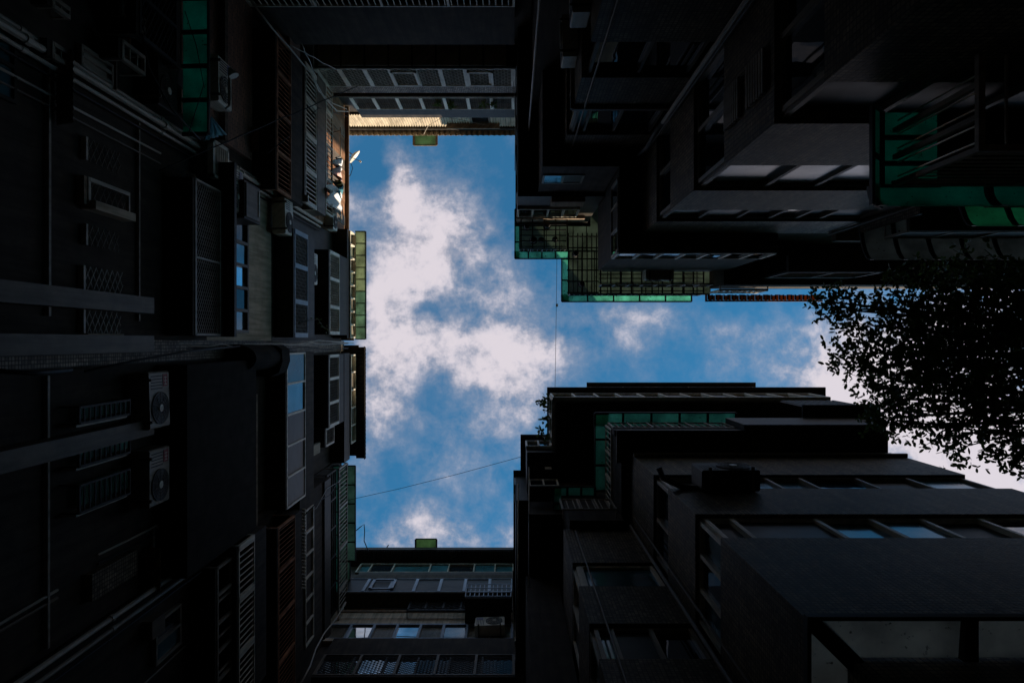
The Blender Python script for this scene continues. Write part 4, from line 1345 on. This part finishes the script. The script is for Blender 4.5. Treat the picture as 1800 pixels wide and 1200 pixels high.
def garment(u, w, h, mat, label, seed, flare=.25):
    rnd = random.Random(seed)
    nu, nv = 14, 10
    v, f = [], []
    ph = [rnd.uniform(0, 6.28) for _ in range(4)]
    for layer in (0, 1):
        for j in range(nv + 1):
            for i in range(nu + 1):
                s, t = i / nu - .5, j / nv
                wd = w * (1 + flare * t * (0.6 + .4 * math.sin(ph[0] + 3 * s)))
                d = 5.02 + (.03 + .10 * t) * math.sin(ph[1] + 11 * s + 2.1 * t) + .05 * t * math.sin(ph[2] + 5 * s) - .10 * t + layer * .012
                hgt = 20.08 - h * t * (1 - .25 * math.cos(ph[3] + 5 * s)) + .02 * math.sin(9 * s + ph[1])
                v.append(tuple(pt('L', u + s * wd + .05 * t * math.sin(ph[2]), d, hgt)))
    n = (nu + 1) * (nv + 1)
    for j in range(nv):
        for i in range(nu):
            a = j * (nu + 1) + i
            f.append((a, a + 1, a + nu + 2, a + nu + 1))
            f.append((n + a, n + a + nu + 1, n + a + nu + 2, n + a + 1))
    for i in range(nu):
        f.append((i + 1, i, n + i, n + i + 1))
        a = nv * (nu + 1) + i
        f.append((a, a + 1, n + a + 1, n + a))
    me = bpy.data.meshes.new('laundry')
    me.from_pydata(v, [], f)
    me.materials.append(M[mat])
    for p in me.polygons:
        p.use_smooth = True
    o = bpy.data.objects.new('laundry', me)
    C.objects.link(o)
    tag(o, label, 'laundry', 'washing on the rooftop terrace')


garment(-3.98, .62, 1.5, 'cloth_white', 'large white sheet hanging on the sunny rooftop terrace', 3)
garment(-4.30, .30, .9, 'cloth_teal', 'dark teal garment hanging beside the white sheet', 5)
garment(-4.52, .20, .8, 'cloth_ochre', 'ochre strip of cloth hanging between pink shirt and teal garment', 6)
garment(-4.78, .34, .9, 'cloth_pink', 'pink shirt hanging on the rooftop terrace', 8)
garment(-5.08, .26, .8, 'cloth_white', 'small pale shirt hanging nearest the roof dish', 11)

ds = thing('satellite_dish', 'small pale satellite dish sticking out over the sunny roof edge', 'satellite dish')
c0 = W(619, 272, 22.6)
ax = Vector((.76, .62, .18)).normalized()
sx = ax.orthogonal().normalized()
sy = ax.cross(sx)
v, f = [], []
for j in range(5):
    for i in range(20):
        r = .26 * j / 4
        a = 2 * math.pi * i / 20
        v.append(tuple(c0 + sx * r * math.cos(a) + sy * r * math.sin(a) + ax * (r * r * 1.6)))
for j in range(4):
    for i in range(20):
        a, b = j * 20 + i, j * 20 + (i + 1) % 20
        f.append((a, b, b + 20, a + 20))
me = bpy.data.meshes.new('reflector')
me.from_pydata(v, [], f)
me.materials.append(M['ac_white'])
o = bpy.data.objects.new('reflector', me)
C.objects.link(o)
o.parent = ds
so = o.modifiers.new('solid', 'SOLIDIFY')
so.thickness = .012
MB().tube([c0 - sy * .2, c0 + ax * .32], .011, 6).build('feed_arm', 'sheet_dark', ds)
MB().tube([c0 + ax * .30, c0 + ax * .37], .03, 8).build('feed_horn', 'ac_white', ds)
MB().tube([c0, c0 - ax * .12, c0 + Vector((-.32, .06, -.42))], .018, 6).build('mast', 'alu_grey', ds)

# light blue tarpaulin fan by the green awning
v, f = [], []
n = 16
c1 = W(372, 205, 11.6)
for i in range(n + 1):
    for j in range(7):
        t = j / 6
        a = W(358 + 40 * i / n, 248 - 4 * math.sin(math.pi * i / n) - (12 * (i / n) ** 2), 11.4 + .18 * math.sin(i * 1.3) * t)
        v.append(tuple(c1.lerp(a, t) + Vector((0, 0, .04 * math.sin(i * 2.1) * t))))
for i in range(n):
    for j in range(6):
        a = i * 7 + j
        f.append((a, a + 1, a + 8, a + 7))
me = bpy.data.meshes.new('tarpaulin')
me.from_pydata(v, [], f)
me.materials.append(M['tarp_blue'])
for p in me.polygons:
    p.use_smooth = True
o = bpy.data.objects.new('tarpaulin', me)
C.objects.link(o)
so = o.modifiers.new('solid', 'SOLIDIFY')
so.thickness = .01
tag(o, 'light blue tarpaulin gathered at the end of the dark green awning', 'tarpaulin')

# small spotlight box lamp next to AC
lp = thing('bracket_lamp', 'small pale lamp cone beside the air conditioner by the brick wall', 'lamp')
MB().tube([W(404, 120, 11.5), W(411, 134, 11.5)], .02, 8, .09).build('shade', 'ac_white', lp)
MB().tube([W(403, 120, 11.5), W(403, 186, 11.5), W(396, 192, 11.5)], .02, 6).build('pipe', 'alu_grey', lp)

# ================================================================== PIPES AND CABLES
pipes = [(-3.33, 5.36, .045, 'thickest of the pale pipes climbing the corner below the laundry', 'pvc_grey'),
         (-3.22, 5.40, .028, 'thin pale pipe next to the thickest pipe in the laundry corner', 'pvc_grey'),
         (-3.44, 5.42, .030, 'thin grey pipe on the far side of the laundry corner', 'alu_grey'),
         (-3.12, 5.44, .018, 'thinnest dark conduit of the laundry corner', 'rubber_black')]
for u, D, r, lab, mt in pipes:
    pp = tag(empty('drain_pipe'), lab, 'pipe', 'pipes in the corner below the laundry')
    MB().tube([pt('L', u, D, h) for h in (0.5 - CZ, 5, 10, 15, 19.2)], r, 8).build('pipe', mt, pp)
    for h in (7.5, 10.5, 13.5, 16.5):
        MB().tube([pt('L', u, D, h), pt('L', u, D, h + .09)], r * 1.35, 8).build('collar', mt, pp)
pipes = [(3.66, 5.30, .035, 'pale pipe running up the corner above the slanted grey bars', 'pvc_grey'),
         (3.80, 5.28, .028, 'second pipe in the corner above the slanted grey bars', 'alu_grey'),
         (3.95, 5.34, .018, 'thin dark conduit in the corner above the slanted grey bars', 'rubber_black')]
for u, D, r, lab, mt in pipes:
    pp = tag(empty('drain_pipe'), lab, 'pipe', 'pipes in the corner above the grey bars')
    MB().tube([pt('L', u, D, h) for h in (0.5 - CZ, 5, 10, 13.4)], r, 8).build('pipe', mt, pp)
    for h in (6.8, 9.0, 11.2):
        MB().tube([pt('L', u, D, h), pt('L', u, D, h + .08)], r * 1.35, 8).build('collar', mt, pp)
pp = tag(empty('drain_pipe'), 'long thin drain pipe in the inner corner of the dark tiled block', 'pipe')
MB().tube([pt('T', 2.56, 3.72, h) for h in (0.5 - CZ, 4, 8, 11.6)], .035, 8).build('pipe', 'pvc_grey', pp)
MB().tube([pt('T', 2.56, 3.72, 11.6), pt('T', 2.5, 3.66, 11.9), pt('T', 2.5, 3.6, 12.6), pt('T', 2.55, 3.75, 13.8)], .035, 8).build('bend', 'sheet_dark', pp)
pp = tag(empty('drain_pipe'), 'thin pipe in the inner corner of the lower right tiled block', 'pipe')
MB().tube([pt('B', 2.44, 3.80, h) for h in (0.5 - CZ, 4, 8, 14.1)], .03, 8).build('pipe', 'sheet_grey', pp)
pp = tag(empty('drain_pipe'), 'thin pale pipe on the edge of the narrow wall right of centre top', 'pipe')
MB().tube([pt('T', .40, 5.0, h) for h in (9.0, 12, 16.2)], .02, 8).build('pipe', 'pvc_grey', pp)
MB().tube([W(929, 322, 16.5), W(929, 347, 16.5)], .05, 8).build('joint', 'pvc_grey', pp)
MB().tube([W(928, 80, 16.5), W(928, 330, 16.5)], .015, 6).build('branch', 'pvc_grey', pp)

cable('cable', [W(440, 0, 12.5), W(480, 52, 13.6), W(510, 85, 14.6), W(545, 128, 16), W(570, 172, 17.5), W(592, 195, 19), W(612, 196, 21)], .02, 'pvc_grey',
      'pale cable following the corner between rusty cage and lattice balconies', 'cable', group='cables in the sunny corner')
cable('cable', wob(W(507, 78, 14.5), W(590, 122, 17.3), 10, .02, 2), .012, 'pvc_grey', 'thin cable slanting to the lattice balcony from the sunny corner', 'cable', group='cables in the sunny corner')
cable('cable', wob(W(531, 78, 14.5), W(556, 138, 16.8), 8, .02, 4), .012, 'pvc_grey', 'short thin cable crossing beside the white window cage', 'cable', group='cables in the sunny corner')
cable('cable', [W(545, 128, 15.8), W(560, 160, 17), W(585, 182, 18.6), W(610, 192, 21)], .014, 'alu_white', 'second pale cable bundled into the sunny corner', 'cable', group='cables in the sunny corner')
cable('cable', wob(W(280, 300, 10.5), W(628, 152, 17), 16, .015, 9), .012, 'rubber_black', 'thin black line stretched from brick wall to lattice balcony', 'cable', group='lines across the court')
cable('cable', [W(610, 286, 22.3), W(617, 287, 22.4), W(620, 296, 22.5), W(616, 308, 22.4), W(609, 315, 22.2)], .012, 'rubber_black', 'black cable loop hanging off the sunny roof edge', 'cable')
cable('cable', [W(979, 440, 20), W(978.5, 500, 20.0), W(977, 600, 20.0), W(975.5, 690, 20.2)], .006, 'rubber_black', 'thin wire with a small clip crossing the sky near the green terrace', 'wire', group='lines across the court')
cable('cable', [W(600, 881, 21.8), W(700, 859, 21.6), W(800, 834, 21.5), W(925, 800, 21.3)], .007, 'rubber_black', 'thin wire sloping across the lower sky', 'wire', group='lines across the court')
o = MB().tube([W(979, 534, 20.0), W(979, 539, 20.0)], .035, 8).build('cable_clip', 'alu_white')
tag(o, 'small white clip on the wire near the green terrace', 'clip')
cable('cable', [W(626, 932, 22), W(633, 926, 22), W(640, 921, 22), W(641, 934, 22), W(640, 950, 22.2), W(645, 962, 23), W(648, 968, 24)], .016, 'rubber_black', 'bent black wire at the lower left corner of the sky', 'wire')
o = cable('cable', [W(676, 968, 25), W(683, 957, 25.1)], .02, 'rubber_black', 'short slanted rod on the roof edge beside the green hood', 'rod')
cable('cable', [W(608, 1058, 18.5), W(592, 1085, 18), W(570, 1112, 17), W(555, 1140, 16), W(545, 1170, 15), W(528, 1202, 14)], .018, 'pvc_grey', 'pale cable running down the lower left corner to the frame edge', 'cable')
cable('cable', [W(911, 650 + 200, 17), W(910.5, 1000, 16), W(910, 1120, 15)], .014, 'alu_white', 'thin pale cable along the narrow dark wall bottom centre', 'cable', group='cables bottom centre')
cable('cable', [W(930, 820, 16.5), W(929.5, 1000, 15.6), W(930, 1080, 15)], .014, 'alu_white', 'second thin pale cable right of the first, bottom centre', 'cable', group='cables bottom centre')
cable('cable', [W(902, 1002, 18), W(901, 1040, 18), W(903, 1090, 17.8), W(904, 1160, 17)], .018, 'ac_white', 'pale hose dropping beside the far block air conditioner', 'hose')
cable('cable', [W(1158, 822, 11), W(1166, 840, 11), W(1200, 856, 11), W(1260, 862, 11)], .05, 'rubber_black', 'thick black hose looping under the large air conditioner', 'hose')
for i, (y0, y1) in enumerate(((596, 604), (600, 612), (606, 602))):
    cable('cable', wob(W(272, y0 + 12, 10.6), W(612, y1, 19.5), 18, .05, 20 + i), .014, ('pvc_grey', 'rubber_black', 'alu_grey')[i],
          ('pale cable snaking along the tiled strip between two houses', 'black cable snaking along the tiled strip between two houses', 'grey cable along the tiled strip between two houses')[i], 'cable', group='cables along the tiled strip')
cable('cable', [W(150, 652, 8.5), W(235, 634, 9.5), W(330, 617, 10.5), W(450, 606, 14)], .018, 'rubber_black', 'thick black cable rising beside the pale tiled strip', 'cable', group='cables along the tiled strip')
cable('cable', [W(0, 652, 6.9), W(60, 656, 7.2), W(125, 650, 7.9)], .025, 'rubber_black', 'thick black cable crossing the pale mosaic at the left edge', 'cable', group='cables along the tiled strip')
cable('cable', [W(317, 308, 11), W(328, 302, 11.1), W(342, 308, 11.1), W(350, 325, 11)], .014, 'alu_white', 'pale wire arc above the big dark lattice enclosure', 'wire')

more = [
    ([W(612, 205, 22), W(560, 190, 17.6), W(520, 230, 16), W(470, 270, 13.5)], .010, 'rubber_black', 'slack black cable drooping past the rusty cage'),
    ([W(250, 60, 9.2), W(262, 120, 9.6), W(300, 190, 10), W(352, 246, 11)], .012, 'rubber_black', 'thin cable running down beside the dark green awning'),
    ([W(325, 20, 10.6), W(345, 80, 10.7), W(358, 150, 10.7), W(330, 240, 10.4)], .007, 'rubber_black', 'thin cable shadowing across the dark green awning panels'),
    ([W(470, 600, 15), W(520, 606, 16), W(560, 598, 18), W(622, 603, 21)], .012, 'pvc_grey', 'pale cable end looping at the gap between the two middle houses'),
    ([W(535, 905, 16.3), W(560, 880, 17.2), W(580, 870, 18.4), W(612, 815, 21)], .012, 'rubber_black', 'black cable tangle below the reflecting balcony'),
    ([W(538, 900, 16.3), W(556, 893, 17), W(575, 858, 18.4), W(598, 845, 20)], .009, 'alu_grey', 'grey cable tangle below the reflecting balcony'),
    ([W(905, 80, 17.5), W(903, 150, 18.2), W(906, 210, 19), W(905, 300, 20)], .010, 'alu_grey', 'thin grey cable along the upper right corner of the court'),
    ([W(855, 220, 23.4), W(780, 205, 22.4), W(752, 222, 23), W(745, 236, 23.6)], .010, 'sheet_tan', 'thin pale wire curving over the sunlit corrugated wall'),
    ([W(600, 1066, 19.6), W(700, 1070, 19.6), W(820, 1067, 19.6), W(900, 1071, 19.6)], .012, 'rubber_black', 'black cable strung along the pale band of the far block'),
]
for pts_, r0, mt, lab in more:
    cable('cable', pts_, r0, mt, lab, 'cable', group='loose cables')

# ================================================================== PLANTS
def leaf_geo(mb_v, mb_f, c, d, nrm, L, Wd):
    side = d.cross(nrm).normalized()
    n0 = len(mb_v)
    for t, w_ in ((0, .08), (.3, .85), (.62, 1.0), (.88, .6)):
        p = c + d * (L * t) + nrm * (-.10 * L * t * t)
        mb_v.append(tuple(p - side * (Wd * w_ * .5)))
        mb_v.append(tuple(p + side * (Wd * w_ * .5)))
    mb_v.append(tuple(c + d * L - nrm * (.12 * L)))
    for k in range(3):
        a = n0 + 2 * k
        mb_f.append((a, a + 1, a + 3, a + 2))
    mb_f.append((n0 + 6, n0 + 7, n0 + 8))


def rvec(rnd):
    while True:
        q = Vector((rnd.uniform(-1, 1), rnd.uniform(-1, 1), rnd.uniform(-1, 1)))
        if .05 < q.length < 1:
            return q.normalized()


def plant(name, label, cat, stems, leaves, L, spread, seed, parent_pot=None):
    rnd = random.Random(seed)
    e = thing(name, label, cat)
    sm = MB()
    v, f = [], []
    for s in stems:
        pts = [Vector(p) for p in s]
        sm.tube(pts, .012, 5, .004)
        for _ in range(leaves):
            t = rnd.random() ** .6 * (len(pts) - 1)
            i = min(int(t), len(pts) - 2)
            c = pts[i].lerp(pts[i + 1], t - i) + rvec(rnd) * spread * rnd.random()
            leaf_geo(v, f, c, rvec(rnd), rvec(rnd), L * rnd.uniform(.7, 1.2), L * .45)
    sm.build('stem', 'bark', e)
    me = bpy.data.meshes.new('foliage')
    me.from_pydata(v, [], f)
    me.materials.append(M['leaf_green'])
    o = bpy.data.objects.new('foliage', me)
    C.objects.link(o)
    o.parent = e
    o['kind'] = 'stuff'
    return e


plant('rooftop_shrub', 'small leafy shrub leaning out over the black roof corner', 'shrub',
      [[W(968, 720, 19.5), W(955, 712, 19.6), W(946, 706, 19.6)], [W(968, 745, 19.5), W(956, 735, 19.6)], [W(968, 770, 19.5), W(955, 765, 19.5), W(948, 752, 19.5)], [W(966, 700, 19.6), W(954, 700, 19.7)]],
      26, .15, .10, 31)
plant('trailing_vine', 'thin trailing vine growing out of the blue framed cage', 'vine',
      [[pt('L', -.42, 5.0, 16.0), pt('L', -.5, 4.85, 16.3), pt('L', -.55, 4.8, 16.9), pt('L', -.42, 4.9, 17.6), pt('L', -.3, 5.0, 18.6)]], 26, .07, .09, 33)
plant('cage_plant', 'leafy plant pressed against the upper lattice cage', 'plant',
      [[pt('L', -1.4, 5.2, 19.0), pt('L', -1.35, 5.2, 19.6)], [pt('L', -1.1, 5.2, 19.0), pt('L', -1.15, 5.2, 19.7)]], 24, .16, .10, 35)
plant('cage_plant', 'leafy plant hanging from the top lattice balcony below the sunlit corrugated wall', 'plant',
      [[pt('T', up('T', 770, 20.8), 7.28, 21.0), pt('T', up('T', 772, 20.8), 7.15, 20.6)], [pt('T', up('T', 790, 20.8), 7.28, 21.0), pt('T', up('T', 795, 20.8), 7.15, 20.7)]], 22, .15, .09, 37)
plant('cage_plant', 'leafy plant at right end of the top lattice balcony', 'plant',
      [[pt('T', up('T', 850, 20.8), 7.28, 21.0), pt('T', up('T', 852, 20.8), 7.15, 20.6)], [pt('T', up('T', 868, 20.8), 7.28, 21.0), pt('T', up('T', 866, 20.8), 7.15, 20.7)]], 20, .14, .09, 39)

# flower pots on the terrace grid and in the rusty cage
POTS = []
rnd = random.Random(12)
for x, y, lab in ((.42, -3.2, 'dark flower pot nearest the outer corner of the terrace grid'), (.98, -3.25, 'dark flower pot against the wall on the upper terrace grid'),
                  (.60, -2.83, 'leftmost of three dark pots in a row on the upper terrace grid'), (.82, -2.84, 'middle of three dark pots in a row on the upper terrace grid'),
                  (1.2, -2.86, 'rightmost of three dark pots in a row on the upper terrace grid'), (1.78, -2.45, 'dark flower pot alone halfway down the terrace grid'),
                  (1.95, -1.6, 'dark flower pot in the lower inner corner of the terrace grid')):
    e = tag(empty('flower_pot'), lab, 'flower pot', 'flower pots on the terrace grid')
    e.location = (x, y, ZG + CZ + .03)
    r = rnd.uniform(.07, .12)
    for nm, z0, z1, r0, r1 in (('pot', 0, .2, r * .75, r), ('rim', .2, .24, r * 1.12, r * 1.12)):
        o = MB().tube([(0, 0, z0), (0, 0, z1)], r0, 12, r1).build(nm, 'pot_dark', e)

# ================================================================== TREE at the end of the lane
tr = thing('street_tree', 'dark leafy tree filling the right end of the lane against the sky', 'tree')
rnd = random.Random(77)
base = Vector((9.6, .6, 0))
tk = MB()
tk.tube([base, base + Vector((-.1, 0, 2.5)), base + Vector((-.25, -.1, 5)), base + Vector((-.5, -.1, 7.4))], .24, 10, .15)
tk.build('trunk', 'bark', tr, True)
lb = MB()
tips = []
fork = base + Vector((-.5, -.1, 7.3))
# clump centres: (px, py, H, radius)
CL = [(1455, 530, 10.4, .34), (1490, 545, 10.2, .4), (1500, 620, 10.0, .45), (1545, 570, 9.8, .6), (1540, 640, 9.6, .6), (1600, 520, 9.8, .6), (1610, 610, 9.4, .8),
      (1565, 700, 9.8, .5), (1545, 735, 10.2, .34), (1600, 745, 9.8, .45), (1650, 690, 9.2, .8), (1680, 560, 9.2, .8), (1730, 640, 8.8, .9), (1690, 760, 9.4, .55),
      (1760, 740, 8.8, .7), (1790, 800, 9.0, .32), (1770, 540, 9.0, .8), (1700, 490, 9.8, .6), (1800, 600, 8.6, 1.0), (1830, 690, 8.8, .9), (1640, 640, 10.6, .8),
      (1720, 580, 10.6, .9), (1780, 660, 10.6, 1.0), (1740, 720, 10.6, .6), (1660, 500, 11.4, .5), (1860, 560, 9.4, 1.0), (1880, 760, 9.2, .8), (1620, 570, 11.2, .7), (1590, 660, 11, .6),
      (1800, 520, 9.6, .5)]
for px, py, H, r in CL:
    c = W(px, py, H)
    m1 = fork.lerp(c, .5) + Vector((rnd.uniform(-.2, .2), rnd.uniform(-.2, .2), .25))
    lb.tube([fork + Vector((rnd.uniform(-.05, .05), rnd.uniform(-.05, .05), rnd.uniform(-.6, 0))), m1, c], .07, 6, .012)
    for _ in range(int(10 * r)):
        d = rvec(rnd)
        lb.tube([m1.lerp(c, .7), c + d * r * .8], .014, 4, .004)
lb.build('branches', 'bark', tr, True)
v, f = [], []
single = []
for px, py, H, r in CL:
    c = W(px, py, H)
    n = int(420 * r ** 1.8) if r >= .7 else int(225 * r ** 1.7) + 46
    for _ in range(n):
        d = rvec(rnd)
        p = c + d * r * (rnd.random() ** .45) * rnd.uniform(.75, 1.08)
        # twig with a rosette of leaves
        ax_ = (d + rvec(rnd) * .7).normalized()
        q = ax_.orthogonal().normalized()
        q2 = ax_.cross(q)
        for k in range(rnd.randint(3, 5)):
            an = rnd.uniform(0, 6.28)
            ld = (ax_ * rnd.uniform(.1, .8) + q * math.cos(an) + q2 * math.sin(an)).normalized()
            ln_ = rvec(rnd)
            ln_ = (ln_ - ld * ln_.dot(ld))
            if ln_.length < .1:
                continue
            Lf = rnd.uniform(.05, .10)
            if len(single) < 300 and px < 1620 and rnd.random() < .08:
                single.append((p, ld, ln_.normalized(), Lf))
            else:
                leaf_geo(v, f, p, ld, ln_.normalized(), Lf, Lf * .48)
me = bpy.data.meshes.new('foliage')
me.from_pydata(v, [], f)
me.materials.append(M['leaf_green'])
o = bpy.data.objects.new('foliage', me)
C.objects.link(o)
o.parent = tr
o['kind'] = 'stuff'
lv_, lf_ = [], []
leaf_geo(lv_, lf_, Vector((0, 0, 0)), Vector((1, 0, 0)), Vector((0, 0, 1)), 1.0, .48)
leaf_me = bpy.data.meshes.new('leaf')
leaf_me.from_pydata(lv_, [], lf_)
leaf_me.materials.append(M['leaf_green'])
from mathutils import Matrix
for p, ld, ln_, Lf in single:
    o = bpy.data.objects.new('leaf', leaf_me)
    C.objects.link(o)
    o.parent = tr
    sd = ln_.cross(ld)
    mt = Matrix((ld, sd, ln_)).transposed().to_4x4()
    o.matrix_local = Matrix.Translation(p) @ mt @ Matrix.Scale(Lf, 4)
